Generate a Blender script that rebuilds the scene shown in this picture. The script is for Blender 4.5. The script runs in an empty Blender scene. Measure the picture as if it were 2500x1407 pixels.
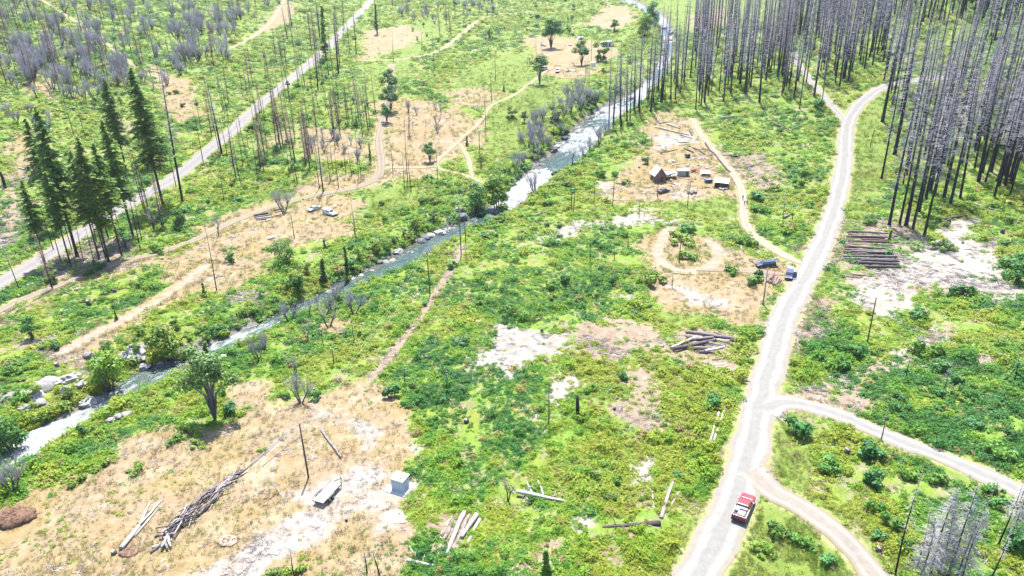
import bpy, math, random
import numpy as np
from mathutils import Vector, Matrix, Euler

# ------------------------------------------------------------------ camera, light, exposure
SC = bpy.context.scene
COL = SC.collection
PITCH, ROLL, HGT, FPX = math.radians(23.7), math.radians(1.37), 70.0, 1740.0
fw = Vector((0, math.cos(PITCH), -math.sin(PITCH)))
r0, u0 = Vector((1, 0, 0)), Vector((0, math.sin(PITCH), math.cos(PITCH)))
rt = r0 * math.cos(ROLL) - u0 * math.sin(ROLL)
up = u0 * math.cos(ROLL) + r0 * math.sin(ROLL)
cam = bpy.data.objects.new('camera', bpy.data.cameras.new('camera'))
COL.objects.link(cam)
M4 = Matrix((rt, up, -fw)).transposed().to_4x4()
M4.translation = (0, 0, HGT)
cam.matrix_world = M4
cam.data.sensor_width = 36
cam.data.lens = FPX / 2500 * 36
cam.data.clip_end = 6000
SC.camera = cam

SUN_EL = math.radians(68)
W = bpy.data.worlds.new('World'); SC.world = W; W.use_nodes = True
nt = W.node_tree
sky = nt.nodes.new('ShaderNodeTexSky'); sky.sky_type = 'NISHITA'; sky.sun_disc = False
sky.sun_elevation = SUN_EL; sky.sun_rotation = 0.0
bg = nt.nodes['Background']; bg.inputs[1].default_value = 0.115
nt.links.new(sky.outputs[0], bg.inputs[0])
sl = bpy.data.lights.new('sun', 'SUN'); sl.energy = 4.4; sl.angle = math.radians(0.5); sl.color = (1, .96, .89)
so = bpy.data.objects.new('sun', sl); COL.objects.link(so)
so.rotation_euler = (-(math.pi / 2 - SUN_EL), 0, 0)
SC.view_settings.view_transform = 'Standard'; SC.view_settings.look = 'None'
SC.view_settings.exposure = 2.42; SC.view_settings.gamma = 1.0; SC.view_settings.use_curve_mapping = False
SC.cycles.max_bounces = 6; SC.cycles.transparent_max_bounces = 6
SC.cycles.diffuse_bounces = 3; SC.cycles.use_denoising = True

R = random.Random(7)
RN = np.random.default_rng(11)

# ------------------------------------------------------------------ number helpers
def sp(v, w):
    return w * np.logaddexp(0, np.asarray(v, float) / w)
def S(v, a, b):
    t = np.clip((np.asarray(v, float) - a) / (b - a), 0, 1)
    return t * t * (3 - 2 * t)
def _h(i, j, s):
    n = (i.astype(np.int64) * 374761393 + j.astype(np.int64) * 668265263 + s * 974634967) & 0xFFFFFFFF
    n = ((n ^ (n >> 13)) * 1274126177) & 0xFFFFFFFF
    return ((n ^ (n >> 16)) & 0xFFFF) / 65535.0
def vn(x, y, s=0):
    xi, yi = np.floor(x), np.floor(y)
    fx, fy = x - xi, y - yi
    fx, fy = fx * fx * (3 - 2 * fx), fy * fy * (3 - 2 * fy)
    xi, yi = xi.astype(np.int64), yi.astype(np.int64)
    return (_h(xi, yi, s) * (1 - fx) + _h(xi + 1, yi, s) * fx) * (1 - fy) + (_h(xi, yi + 1, s) * (1 - fx) + _h(xi + 1, yi + 1, s) * fx) * fy
def fbm(x, y, sc, s=0, o=3):
    x, y = np.asarray(x, float) / sc, np.asarray(y, float) / sc
    v, a, t = 0, .5, 0
    for k in range(o):
        v = v + a * vn(x, y, s + k); t += a; a *= .5; x, y = x * 2.03 + 17, y * 2.03 - 9
    return v / t

# ------------------------------------------------------------------ the lie of the land
def base(x, y):
    x, y = np.asarray(x, float), np.asarray(y, float)
    z = .17 * sp(y - 240, 18) - .09 * sp(y - 350, 40)
    z = z + (.17 * sp(-x - 142, 12) - .10 * sp(-x - 420, 40)) * S(y, 60, 200)
    z = z + .13 * sp(x - 112, 20) * S(y, 190, 330) - .06 * sp(x - 420, 40)
    z = z + 1.6 * (fbm(x, y, 60, 3, 2) - .5) * S(y, 40, 120)
    return z
def ground_at(px, py, dz=0.0):
    """where the line of sight through a picture point meets the land"""
    px, py = np.atleast_1d(np.asarray(px, float)), np.atleast_1d(np.asarray(py, float))
    u, v = (px - 1250) / FPX, (703.5 - py) / FPX
    d = np.array(fw)[None] + u[:, None] * np.array(rt)[None] + v[:, None] * np.array(up)[None]
    def first(t0, t1, n):
        k = np.linspace(0, 1, n)[None]; t = t0[:, None] * (t1 / t0)[:, None] ** k
        h = HGT + t * d[:, 2:3] - base(t * d[:, 0:1], t * d[:, 1:2]) - dz
        i = np.clip(np.argmax(h < 0, 1), 1, n - 1); r = np.arange(len(t0))
        i = np.where((h < 0).any(1), i, n - 1)
        return t[r, i - 1], t[r, i], h[r, i - 1], h[r, i]
    lo, hi, _, _ = first(np.full(len(px), 60.0), np.full(len(px), 2600.0), 200)
    lo, hi, ha, hb = first(lo, hi, 24)
    hi = lo + (hi - lo) * np.clip(ha / np.where(np.abs(ha - hb) < 1e-9, 1, ha - hb), 0, 1)
    return np.stack([hi * d[:, 0], hi * d[:, 1]], 1)
def G(pts, dz=0.0):
    a = np.array(pts, float)
    return ground_at(a[:, 0], a[:, 1], dz)
def seg_dist(poly, x, y, closed=True):
    d = np.full(x.shape, 1e9); n = len(poly)
    for i in range(n if closed else n - 1):
        ax, ay = poly[i]; bx, by = poly[(i + 1) % n]
        ex, ey = bx - ax, by - ay
        t = np.clip(((x - ax) * ex + (y - ay) * ey) / max(ex * ex + ey * ey, 1e-9), 0, 1)
        d = np.minimum(d, (x - ax - t * ex) ** 2 + (y - ay - t * ey) ** 2)
    return np.sqrt(d)
def sdf(poly, x, y, margin=9):
    out = np.full(x.shape, -99.0)
    k = (x > poly[:, 0].min() - margin) & (x < poly[:, 0].max() + margin) & (y > poly[:, 1].min() - margin) & (y < poly[:, 1].max() + margin)
    if not k.any(): return out
    xs, ys = x[k], y[k]; ins = np.zeros(xs.shape, bool); n = len(poly)
    for i in range(n):
        ax, ay = poly[i]; bx, by = poly[(i + 1) % n]
        if abs(by - ay) < 1e-9: continue
        c = ((ay > ys) != (by > ys)) & (xs < (bx - ax) * (ys - ay) / (by - ay) + ax)
        ins ^= c
    d = seg_dist(poly, xs, ys)
    out[k] = np.where(ins, d, -d)
    return out

RIV_A = [(-120,1120),(0,1078),(90,1046),(150,1032),(215,985),(270,945),(330,915),(390,880),(440,865),(490,845),(560,815),(620,790),(690,760),(760,730),(820,695),(880,665),(935,635),(985,605),(1030,580),(1090,552),(1125,540),(1160,520),(1190,508),(1222,480),(1250,455),(1285,410),(1330,380),(1365,335),(1400,305),(1440,275),(1490,250),(1552,222),(1600,172),(1612,130),(1618,95),(1604,55),(1560,22),(1500,2),(1440,-8)]
RIV_B = [(-120,1240),(0,1180),(60,1132),(115,1090),(180,1052),(250,1008),(330,966),(400,935),(460,908),(540,872),(600,842),(660,803),(740,770),(800,742),(880,706),(960,670),(1020,637),(1090,598),(1130,577),(1190,547),(1240,522),(1290,482),(1335,450),(1382,415),(1424,385),(1470,342),(1505,295),(1562,255),(1600,212),(1634,160),(1646,110),(1642,75),(1620,35),(1550,-2),(1500,-14)]
WL = -2.0
def resample(P, n):
    s = np.concatenate([[0], np.cumsum(np.linalg.norm(np.diff(P, axis=0), axis=1))]); q = np.linspace(0, s[-1], n)
    return np.stack([np.interp(q, s, P[:, 0]), np.interp(q, s, P[:, 1])], 1)
ra_, rb_ = resample(G(RIV_A, WL), 70), resample(G(RIV_B, WL), 70)
wa, wb = ra_ * .90 + rb_ * .10, rb_ * .90 + ra_ * .10
RIVER = np.concatenate([wa, wb[::-1]])
def Z(x, y):
    x, y = np.asarray(x, float), np.asarray(y, float)
    xs, ys = np.atleast_1d(x), np.atleast_1d(y)
    s = sdf(RIVER, xs, ys, 12)
    z = base(xs, ys) - 3.2 * S(s, -6, 2.5) 
    return z if x.ndim else float(z[0])

# tracks: name, colour kind, half width (m), picture points
TRACKS = [
 ('paved_road','asphalt',3.2,[(-120,760),(0,690),(100,634),(180,582),(290,512),(400,450),(480,392),(560,325),(640,252),(720,186),(800,116),(870,42),(920,-15),(950,-40)]),
 ('gravel_road','gravel',3.0,[(1660,1480),(1725,1365),(1788,1240),(1812,1170),(1832,1080),(1852,1000),(1877,900),(1907,800),(1942,720),(1986,640),(2021,560),(2048,470),(2062,390),(2066,325),(2078,282),(2112,242),(2160,212),(2220,198),(2300,190)]),
 ('forest_track','gravel',1.5,[(2066,300),(2035,262),(1995,217),(1966,180),(1945,150),(1938,128)]),
 ('side_road','gravel',2.0,[(1865,1000),(1900,985),(1960,986),(2040,1012),(2140,1056),(2240,1092),(2340,1132),(2420,1166),(2560,1230)]),
 ('side_road','gravel2',1.9,[(1830,1150),(1862,1185),(1900,1210),(1960,1240),(2025,1284),(2082,1342),(2130,1400),(2180,1470)]),
 ('dirt_track','sand',1.5,[(1690,290),(1712,330),(1740,365),(1775,405),(1806,450),(1815,500),(1820,545),(1845,580),(1900,615),(1955,645)]),
 ('foot_path','dirt',1.3,[(1635,560),(1612,590),(1606,618),(1622,645),(1668,662),(1725,655),(1752,632),(1752,606),(1725,586)]),
 ('dirt_track','dirt',1.3,[(1700,660),(1780,660),(1850,664),(1925,672)]),
 ('dirt_track','tan',1.0,[(1400,180),(1350,165),(1310,192),(1260,230),(1200,258),(1170,300),(1120,345),(1066,396),(1064,408),(1095,420),(1150,432),(1182,450)]),
 ('dirt_track','tan',1.0,[(1118,348),(1140,380),(1148,410),(1154,432)]),
 ('dirt_track','tan',.8,[(1195,258),(1150,257),(1105,250)]),
 ('dirt_track','tan',1.1,[(1062,408),(1000,410),(950,410),(922,425)]),
 ('dirt_track','dirt',1.6,[(-40,782),(60,728),(160,692),(260,652),(330,632),(400,614),(480,584),(560,546),(640,515),(740,484),(860,460),(920,436),(932,400),(925,340),(938,285),(950,230),(952,190),(957,158)]),
 ('foot_path','dirt',1.5,[(150,860),(230,816),(330,764),(400,722),(450,690),(500,650)]),
 ('dirt_track','tan',1.7,[(855,150),(920,148),(980,146),(1060,130),(1100,106),(1130,82),(1180,46),(1240,35),(1300,28)]),
 ('foot_path','path',.55,[(1130,600),(1100,660),(1060,722),(1020,785),(960,860),(905,925)]),
 ('dirt_track','tan',1.2,[(700,-10),(665,50),(610,95),(560,120)]),
 ('dirt_track','tan',1.3,[(1270,108),(1310,104),(1360,106),(1440,118),(1490,128)]),
 ('dirt_track','tan',1.2,[(100,0),(180,50),(250,100),(330,165)]),
 ('dirt_track','tan',1.2,[(1385,66),(1440,55),(1500,38),(1560,30)]),
 ('tyre_marks','mark',.12,[(640,1205),(618,1170),(625,1130),(665,1080),(720,1040),(780,1012),(850,1012),(900,1040),(915,1085),(895,1105)]),
 ('tyre_marks','mark',.12,[(655,1190),(640,1150),(652,1110),(700,1062),(760,1030),(830,1024),(880,1048),(892,1090)]),
 ('tyre_marks','mark',.11,[(880,1100),(870,1060),(820,1036),(760,1045),(700,1085),(665,1130),(670,1185),(700,1215)]),
 ('tyre_marks','mark',.11,[(905,925),(850,990),(780,1015),(700,1070),(640,1120)]),
]
def catmull(P, step):
    P = np.array(P); out = []
    Q = np.concatenate([[2 * P[0] - P[1]], P, [2 * P[-1] - P[-2]]])
    for i in range(1, len(Q) - 2):
        n = max(2, int(np.linalg.norm(Q[i + 1] - Q[i]) / step))
        for k in range(n):
            t = k / n
            out.append(.5 * (2 * Q[i] + (Q[i + 1] - Q[i - 1]) * t + (2 * Q[i - 1] - 5 * Q[i] + 4 * Q[i + 1] - Q[i + 2]) * t * t + (3 * Q[i] - 3 * Q[i + 1] + Q[i + 2] - Q[i - 1]) * t ** 3))
    out.append(P[-1])
    return np.array(out)
ALLT = [(n, k, w, catmull(G(p), 3.0)) for n, k, w, p in TRACKS]
SOFT = ('tyre_marks', 'foot_path')
TR = [a for a in ALLT if a[0] not in SOFT]
FAINT = [a for a in ALLT if a[0] in SOFT]

DRY = [
 [(-40,790),(60,735),(160,694),(260,656),(330,636),(400,612),(420,650),(330,668),(200,706),(60,760)],[(480,560),(560,520),(700,480),(720,520),(560,590),(480,610)],
 [(-60,1300),(40,1225),(70,1195),(130,1178),(250,1145),(305,1082),(380,1050),(520,1048),(640,1000),(760,975),(870,932),(960,962),(1000,1040),(1010,1105),(985,1150),(1015,1180),(980,1230),(1010,1290),(960,1440),(-60,1440)],
 [(385,645),(470,590),(560,545),(650,520),(740,490),(860,464),(890,500),(850,540),(872,575),(790,590),(700,612),(640,662),(560,704),(470,706),(410,690)],
 [(140,860),(230,818),(330,768),(400,718),(440,700),(430,745),(330,802),(280,835),(180,890)],
 [(905,250),(1010,238),(1180,300),(1172,350),(1075,400),(1060,432),(960,442),(880,462),(700,482),(780,430),(905,420),(918,330)],
 [(720,310),(850,318),(905,350),(870,392),(760,380)],
 [(1105,216),(1180,214),(1240,236),(1190,256),(1110,256)],
 [(1270,92),(1340,86),(1420,100),(1510,120),(1505,142),(1440,152),(1462,180),(1380,192),(1330,180),(1300,130)],
 [(1480,8),(1540,20),(1562,45),(1510,70),(1420,62),(1470,30)],
 [(1570,305),(1640,270),(1700,298),(1722,340),(1760,400),(1800,438),(1812,490),(1740,482),(1620,492),(1500,496),(1468,482),(1480,450),(1540,402),(1582,360)],
 [(1540,590),(1600,572),(1680,578),(1760,600),(1830,618),(1945,650),(1895,720),(1855,765),(1790,790),(1640,762),(1560,692),(1592,640)],
 [(15,335),(80,320),(95,400),(30,425)], [(265,270),(345,300),(300,335)],
 [(370,160),(450,190),(485,250),(500,292),(420,292),(392,230)],
 [(890,75),(990,62),(1040,82),(1000,112),(880,150)],
 [(555,940),(655,918),(645,985),(560,992)], [(600,95),(705,55),(725,5),(690,5),(640,70)],
 [(640,360),(720,310),(700,350)], [(1680,40),(1760,20),(1770,60),(1700,80)],
 [(800,1290),(920,1260),(1000,1330),(960,1440),(700,1440),(720,1380)],
 [(1700,660),(1800,680),(1880,700),(1850,800),(1780,800),(1700,740)],
 [(60,160),(110,190),(130,240),(70,220)], [(520,640),(640,560),(690,560),(640,640)],
 [(1270,460),(1290,455),(1260,500),(1240,500)], [(800,785),(870,782),(850,812),(805,815)],
]
GRAV = [
 [(2165,882),(2200,850),(2252,823),(2266,834),(2222,872),(2180,894)],[(2190,650),(2460,685),(2450,704),(2300,702),(2080,704),(2100,688)],[(450,1430),(540,1378),(620,1335),(700,1282),(800,1250),(830,1275),(730,1335),(600,1430)],
 [(470,1430),(560,1375),(640,1312),(690,1258),(800,1228),(930,1180),(1012,1160),(1024,1192),(945,1232),(835,1268),(800,1302),(710,1336),(610,1430)],
 [(1175,790),(1225,783),(1260,800),(1385,815),(1395,850),(1340,872),(1290,896),(1240,932),(1200,905),(1122,922),(1145,885),(1150,850),(1185,830)],
 [(1350,925),(1395,910),(1422,925),(1402,960),(1350,1010),(1346,1060),(1325,1088),(1300,1075),(1300,1040),(1272,1035),(1310,985)],
 [(2215,592),(2300,570),(2330,540),(2392,533),(2382,580),(2450,618),(2472,640),(2462,692),(2380,692),(2260,692),(2190,655)],
 [(2078,702),(2200,688),(2252,720),(2262,735),(2180,778),(2130,766),(2090,730)],
 [(1290,600),(1340,565),(1400,545),(1480,540),(1560,503),(1600,530),(1712,545),(1690,556),(1560,552),(1440,560),(1360,590)],
 [(640,1318),(680,1265),(780,1250),(860,1225),(940,1192),(1000,1165),(1015,1185),(985,1208),(870,1252),(812,1292),(740,1322)],
 [(1640,700),(1700,704),(1785,745),(1770,756),(1700,750)],
 [(962,1240),(992,1245),(982,1278),(930,1290),(928,1262)],
 [(1560,1120),(1600,1115),(1592,1180),(1540,1186)], [(1508,718),(1550,712),(1545,732)],
 [(1456,452),(1490,448),(1476,486),(1455,482)], [(1020,1060),(1035,1100),(1010,1110)],
 [(780,1005),(850,1010),(905,1040),(912,1085),(895,1090),(880,1050),(820,1030)], [(700,1210),(780,1180),(900,1130),(960,1160),(900,1200),(760,1245)],
 [(1440,1255),(1360,1300),(1375,1320),(1440,1280)], [(2400,700),(2510,690),(2510,730),(2420,730)],
 [(1590,330),(1690,320),(1720,345),(1620,362)], [(1640,465),(1690,462),(1680,480),(1640,482)],
]
SOIL = [
 [(2060,660),(2200,660),(2470,690),(2460,712),(2250,720),(2080,705)],[(1880,965),(1960,945),(2080,905),(2170,870),(2190,895),(2090,945),(2180,985),(2100,1010),(1960,985)],
 [(1420,800),(1500,770),(1600,800),(1640,842),(1620,882),(1560,902),(1540,872),(1480,882),(1398,872)],
 [(1515,900),(1595,898),(1602,960),(1622,1045),(1560,1045),(1495,1000),(1530,950)],
 [(1735,368),(1860,378),(1905,430),(1880,482),(1800,422)], [(1640,800),(1815,808),(1802,912),(1645,912)],
 [(2170,885),(2250,820),(2345,788),(2320,818),(2205,885),(2080,945),(1975,966),(1955,945),(2080,912)],
 [(30,760),(130,848),(225,868),(305,868),(240,910),(150,905),(50,850)],
 [(1050,1290),(1120,1255),(1178,1255),(1155,1355),(1085,1362)], [(1255,1390),(1330,1318),(1370,1288),(1425,1280),(1380,1332),(1340,1410)],
 [(2020,560),(2060,540),(2060,640),(2020,660)], [(60,640),(200,600),(330,570),(330,650),(200,690),(100,700)],
 [(2360,870),(2420,860),(2430,880),(2370,890)], [(2400,590),(2440,585),(2450,605),(2410,612)],
 [(1900,760),(1960,730),(2060,720),(1990,840),(1930,860)], [(0,420),(60,430),(80,520),(40,600),(-20,600)],
 [(1440,1330),(1500,1300),(1520,1380),(1450,1390)], [(1540,1170),(1600,1180),(1590,1250),(1540,1240)],
 [(2130,530),(2240,540),(2240,600),(2200,660),(2060,660),(2070,560)], [(560,720),(640,700),(620,740)],
]
GRASS = [
 [(1110,190),(1240,128),(1300,140),(1322,190),(1222,250),(1110,256)],
 [(1205,262),(1330,195),(1395,210),(1375,262),(1282,332),(1222,372),(1188,322)],
 [(860,468),(1000,458),(1042,490),(960,522),(872,522)], [(600,505),(800,418),(860,440),(700,492)],
 [(1585,500),(1700,488),(1800,498),(1802,542),(1720,542)], [(960,70),(1080,40),(1110,60),(1000,140),(960,130)],
 [(1550,0),(1900,-20),(1900,40),(1680,80),(1610,40)], [(850,215),(940,190),(930,250),(860,260)],
 [(2080,240),(2160,225),(2180,420),(2100,540),(2060,560),(2085,420)], [(1880,1000),(1900,1200),(1960,1230),(1990,1060),(1930,1010)],
 [(1930,780),(1990,680),(2040,560),(2060,560),(2010,680),(1960,800),(1910,960),(1890,960)],
 [(1620,690),(1700,640),(1760,640),(1700,600),(1640,600)], [(1860,1240),(1960,1250),(2080,1380),(2050,1440),(1760,1440)],
 [(880,160),(1000,150),(1000,190),(900,210)], 
 [(1610,750),(1720,755),(1700,790),(1640,790)], [(1640,560),(1700,550),(1700,580),(1640,575)],
]
DRYW, GRAVW, SOILW, GRASSW = [[G(p) for p in L] for L in (DRY, GRAV, SOIL, GRASS)]

def cover(x, y):
    """what covers the ground: dry grass, pale chippings, bare soil, short grass, track, river (each 0..1)"""
    dist = np.hypot(x, y)
    wob = (fbm(x, y, 5, 21) - .5) * 7 * np.clip(dist / 170, .5, 2.2) + (fbm(x, y, 1.4, 31, 2) - .5) * 2.0
    soft = np.clip(dist / 110, .7, 3.0)
    def m(polys):
        v = np.full(x.shape, -99.0)
        for p in polys: v = np.maximum(v, sdf(p, x, y))
        return np.clip(.5 + (v + wob) / (4.2 * soft), 0, 1)
    dry, grav, soil, grass = m(DRYW), m(GRAVW), m(SOILW), m(GRASSW)
    tr = np.full(x.shape, 99.0)
    wr = np.full(x.shape, 99.0)
    for nm_, _, w, P in TR:
        k = (x > P[:, 0].min() - 14) & (x < P[:, 0].max() + 14) & (y > P[:, 1].min() - 14) & (y < P[:, 1].max() + 14)
        if k.any():
            Q = P[::2] if len(P) > 8 else P
            if not np.array_equal(Q[-1], P[-1]): Q = np.concatenate([Q, P[-1:]])
            d_ = seg_dist(Q, x[k], y[k], False) - w
            tr[k] = np.minimum(tr[k], d_)
            if w > 1.45: wr[k] = np.minimum(wr[k], d_)
    for nm_, _, w, P in FAINT:
        k = (x > P[:, 0].min() - 4) & (x < P[:, 0].max() + 4) & (y > P[:, 1].min() - 4) & (y < P[:, 1].max() + 4)
        if k.any():
            d_ = seg_dist(P, x[k], y[k], False)
            if nm_ == 'tyre_marks': grav[k] = np.maximum(grav[k], .58 * np.exp(-(d_ / .42) ** 2))
            elif w > 1: dry[k] = np.maximum(dry[k], np.exp(-(d_ / 2.4) ** 4)); grav[k] = np.maximum(grav[k], .50 * np.exp(-(d_ / 1.9) ** 4)); tr[k] = np.minimum(tr[k], d_ - 1.3)
            else: soil[k] = np.maximum(soil[k], .95 * np.exp(-(d_ / 1.1) ** 4)); tr[k] = np.minimum(tr[k], d_ - .3)
    riv = sdf(RIVER, x, y, 14)
    return dict(dry=dry, grav=grav, soil=soil, grass=grass, track=tr, river=riv, edge=wr)

# ------------------------------------------------------------------ materials
def newmat(name):
    m = bpy.data.materials.new(name); m.use_nodes = True
    t = m.node_tree; p = t.nodes['Principled BSDF']
    return m, t, p
def N(t, typ, **kw):
    n = t.nodes.new(typ)
    for k, v in kw.items(): setattr(n, k, v)
    return n
def noise(t, co, sc, det=4, rough=.55):
    n = N(t, 'ShaderNodeTexNoise'); n.inputs['Scale'].default_value = sc; n.inputs['Detail'].default_value = det; n.inputs['Roughness'].default_value = rough
    if co is not None: t.links.new(co, n.inputs['Vector'])
    return n.outputs['Fac']
def ramp(t, fac, stops):
    r = N(t, 'ShaderNodeValToRGB'); e = r.color_ramp.elements
    while len(e) < len(stops): e.new(.5)
    for q, (p, c) in zip(e, stops):
        q.position = p; q.color = (*c, 1) if len(c) == 3 else c
    t.links.new(fac, r.inputs[0]); return r.outputs[0]
def mixc(t, fac, a, b):
    n = N(t, 'ShaderNodeMix', data_type='RGBA')
    for s, v in ((0, fac), (6, a), (7, b)):
        if hasattr(v, 'is_linked'): t.links.new(v, n.inputs[s])
        else: n.inputs[s].default_value = (*v, 1) if isinstance(v, tuple) else v
    return n.outputs[2]
def math_(t, op, a, b=None, c=None):
    n = N(t, 'ShaderNodeMath', operation=op)
    for i, v in enumerate((a, b, c)):
        if v is None: continue
        if hasattr(v, 'is_linked'): t.links.new(v, n.inputs[i])
        else: n.inputs[i].default_value = v
    return n.outputs[0]
def bump(t, p, h, strength, dist=.1):
    b = N(t, 'ShaderNodeBump'); b.inputs['Strength'].default_value = strength; b.inputs['Distance'].default_value = dist
    t.links.new(h, b.inputs['Height']); t.links.new(b.outputs[0], p.inputs['Normal'])
def objco(t): return N(t, 'ShaderNodeTexCoord').outputs['Object']
def geopos(t): return N(t, 'ShaderNodeNewGeometry').outputs['Position']
def speck(name, c1, c2, sc=3.0, rough=.8, spec=.3, metal=0.0, bmp=0.0, vary=0.0, stretch=None):
    m, t, p = newmat(name)
    co = objco(t)
    if stretch:
        mp = N(t, 'ShaderNodeMapping'); mp.inputs['Scale'].default_value = stretch; t.links.new(co, mp.inputs[0]); co = mp.outputs[0]
    f = noise(t, co, sc, 5, .6)
    col = ramp(t, f, [(.32, c1), (.68, c2)])
    if vary:
        oi = N(t, 'ShaderNodeObjectInfo')
        hs = N(t, 'ShaderNodeHueSaturation'); t.links.new(col, hs.inputs['Color'])
        v = math_(t, 'MULTIPLY_ADD', oi.outputs['Random'], vary * 2, 1 - vary); t.links.new(v, hs.inputs['Value'])
        col = hs.outputs[0]
    t.links.new(col, p.inputs['Base Color'])
    p.inputs['Roughness'].default_value = rough; p.inputs['Specular IOR Level'].default_value = spec; p.inputs['Metallic'].default_value = metal
    if bmp: bump(t, p, f, bmp)
    return m

def ground_material():
    m, t, p = newmat('valley_ground')
    co = geopos(t)
    a = N(t, 'ShaderNodeAttribute', attribute_name='cover'); sep = N(t, 'ShaderNodeSeparateColor'); t.links.new(a.outputs['Color'], sep.inputs[0])
    b = N(t, 'ShaderNodeAttribute', attribute_name='wear'); sepb = N(t, 'ShaderNodeSeparateColor'); t.links.new(b.outputs['Color'], sepb.inputs[0])
    n1, n2, n3, n4 = noise(t, co, .09, 5), noise(t, co, .6, 6, .65), noise(t, co, 3.2, 5, .7), noise(t, co, .02, 3)
    def key(mask, k=.9, w=.16):
        v = math_(t, 'ADD', mask, math_(t, 'MULTIPLY', math_(t, 'SUBTRACT', math_(t, 'ADD', math_(t, 'MULTIPLY', n2, .6), math_(t, 'MULTIPLY', n3, .4)), .5), k))
        mr = N(t, 'ShaderNodeMapRange', interpolation_type='SMOOTHSTEP'); t.links.new(v, mr.inputs[0])
        mr.inputs[1].default_value = .5 - w; mr.inputs[2].default_value = .5 + w
        return mr.outputs[0]
    mixn = math_(t, 'ADD', math_(t, 'MULTIPLY', n2, .5), math_(t, 'MULTIPLY', n3, .5))
    green = ramp(t, mixn, [(.28, (.022, .045, .009)), (.42, (.052, .095, .014)), (.56, (.082, .122, .020)), (.72, (.12, .125, .045))])
    green = mixc(t, math_(t, 'MULTIPLY', ramp(t, n1, [(.45, (0, 0, 0)), (.65, (1, 1, 1))]), .55), green, ramp(t, mixn, [(.3, (0.0486, 0.0486, 0.01166)), (.6, (0.1361, 0.1361, 0.0243)), (.75, (0.1944, 0.1555, 0.07776))]))
    grass = ramp(t, mixn, [(.28, (.035, .058, .012)), (.5, (.072, .100, .020)), (.72, (.115, .118, .038))])
    dry = ramp(t, mixn, [(.27, (.064, .044, .025)), (.42, (.112, .081, .050)), (.56, (.140, .106, .070)), (.72, (.172, .138, .098))])
    dry = mixc(t, ramp(t, n1, [(.40, (0, 0, 0)), (.62, (1, 1, 1))]), dry, ramp(t, mixn, [(.3, (.074, .053, .022)), (.5, (.122, .091, .042)), (.7, (.165, .132, .078))]))
    dry = mixc(t, math_(t, 'MULTIPLY', ramp(t, noise(t, co, .16, 4), [(.50, (0, 0, 0)), (.70, (1, 1, 1))]), .7), dry, ramp(t, mixn, [(.3, (.132, .105, .070)), (.7, (.185, .158, .112))]))
    soil = ramp(t, mixn, [(.28, (.034, .024, .016)), (.42, (.095, .070, .050)), (.56, (.140, .109, .082)), (.72, (.185, .155, .128))])
    grav = ramp(t, mixn, [(.25, (.085, .074, .064)), (.40, (.128, .118, .106)), (.6, (.150, .141, .130)), (.75, (.165, .158, .146))])
    green = mixc(t, math_(t, 'MULTIPLY', ramp(t, noise(t, co, .23, 5, .6), [(.50, (0, 0, 0)), (.64, (1, 1, 1))]), .8), green, soil)
    c = mixc(t, key(sep.outputs[2], .7, .3), green, grass)
    c = mixc(t, key(sep.outputs[0], .8, .25), c, dry)
    c = mixc(t, key(b.outputs['Alpha'], .9, .2), c, soil)
    grav = mixc(t, math_(t, 'MULTIPLY', ramp(t, noise(t, co, .33, 5, .6), [(.46, (0, 0, 0)), (.66, (1, 1, 1))]), .65), grav, soil)
    c = mixc(t, key(sep.outputs[1], .9, .30), c, grav)
    verge = ramp(t, mixn, [(.28, (.075, .075, .022)), (.45, (.13, .125, .05)), (.58, (.175, .155, .095)), (.72, (.205, .19, .15))])
    c = mixc(t, key(sepb.outputs[0], 1.1, .35), c, verge)
    wet = mixc(t, n3, (0.0275, 0.02475, 0.01925), (0.143, 0.1348, 0.121))
    c = mixc(t, key(sepb.outputs[1], .5, .2), c, wet)
    t.links.new(c, p.inputs['Base Color'])
    p.inputs['Roughness'].default_value = .95; p.inputs['Specular IOR Level'].default_value = .1
    bump(t, p, mixn, .8, .25)
    return m

def track_material(name, lo, hi, wear, stripe, edge):
    m, t, p = newmat(name)
    co = geopos(t)
    n2, n3, n1 = noise(t, co, .9, 6, .65), noise(t, co, 5, 5, .7), noise(t, co, .12, 3)
    a = N(t, 'ShaderNodeAttribute', attribute_name='across').outputs['Fac']
    ab = math_(t, 'ABSOLUTE', math_(t, 'ADD', a, math_(t, 'MULTIPLY', math_(t, 'SUBTRACT', n1, .5), .5)))
    lane = ramp(t, ab, [(.0, (.15,) * 3), (.22, (.05,) * 3), (.45, (1, 1, 1)), (.62, (.9,) * 3), (.8, (.0,) * 3)])
    f = math_(t, 'ADD', math_(t, 'MULTIPLY', n2, .5), math_(t, 'MULTIPLY', n3, .5))
    col = ramp(t, f, [(.3, lo), (.7, hi)])
    col = mixc(t, math_(t, 'MULTIPLY', lane, stripe), col, wear)
    col = mixc(t, math_(t, 'MULTIPLY', ramp(t, noise(t, co, .35, 6, .7), [(.52, (0, 0, 0)), (.68, (1, 1, 1))]), .45), col, lo)
    e = math_(t, 'ADD', math_(t, 'ABSOLUTE', a), math_(t, 'MULTIPLY', math_(t, 'SUBTRACT', n2, .5), .7))
    col = mixc(t, ramp(t, e, [(.66, (0, 0, 0)), (.98, (1, 1, 1))]), col, edge)
    t.links.new(col, p.inputs['Base Color']); p.inputs['Roughness'].default_value = .95; p.inputs['Specular IOR Level'].default_value = .15
    bump(t, p, f, .4, .06)
    return m
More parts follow.
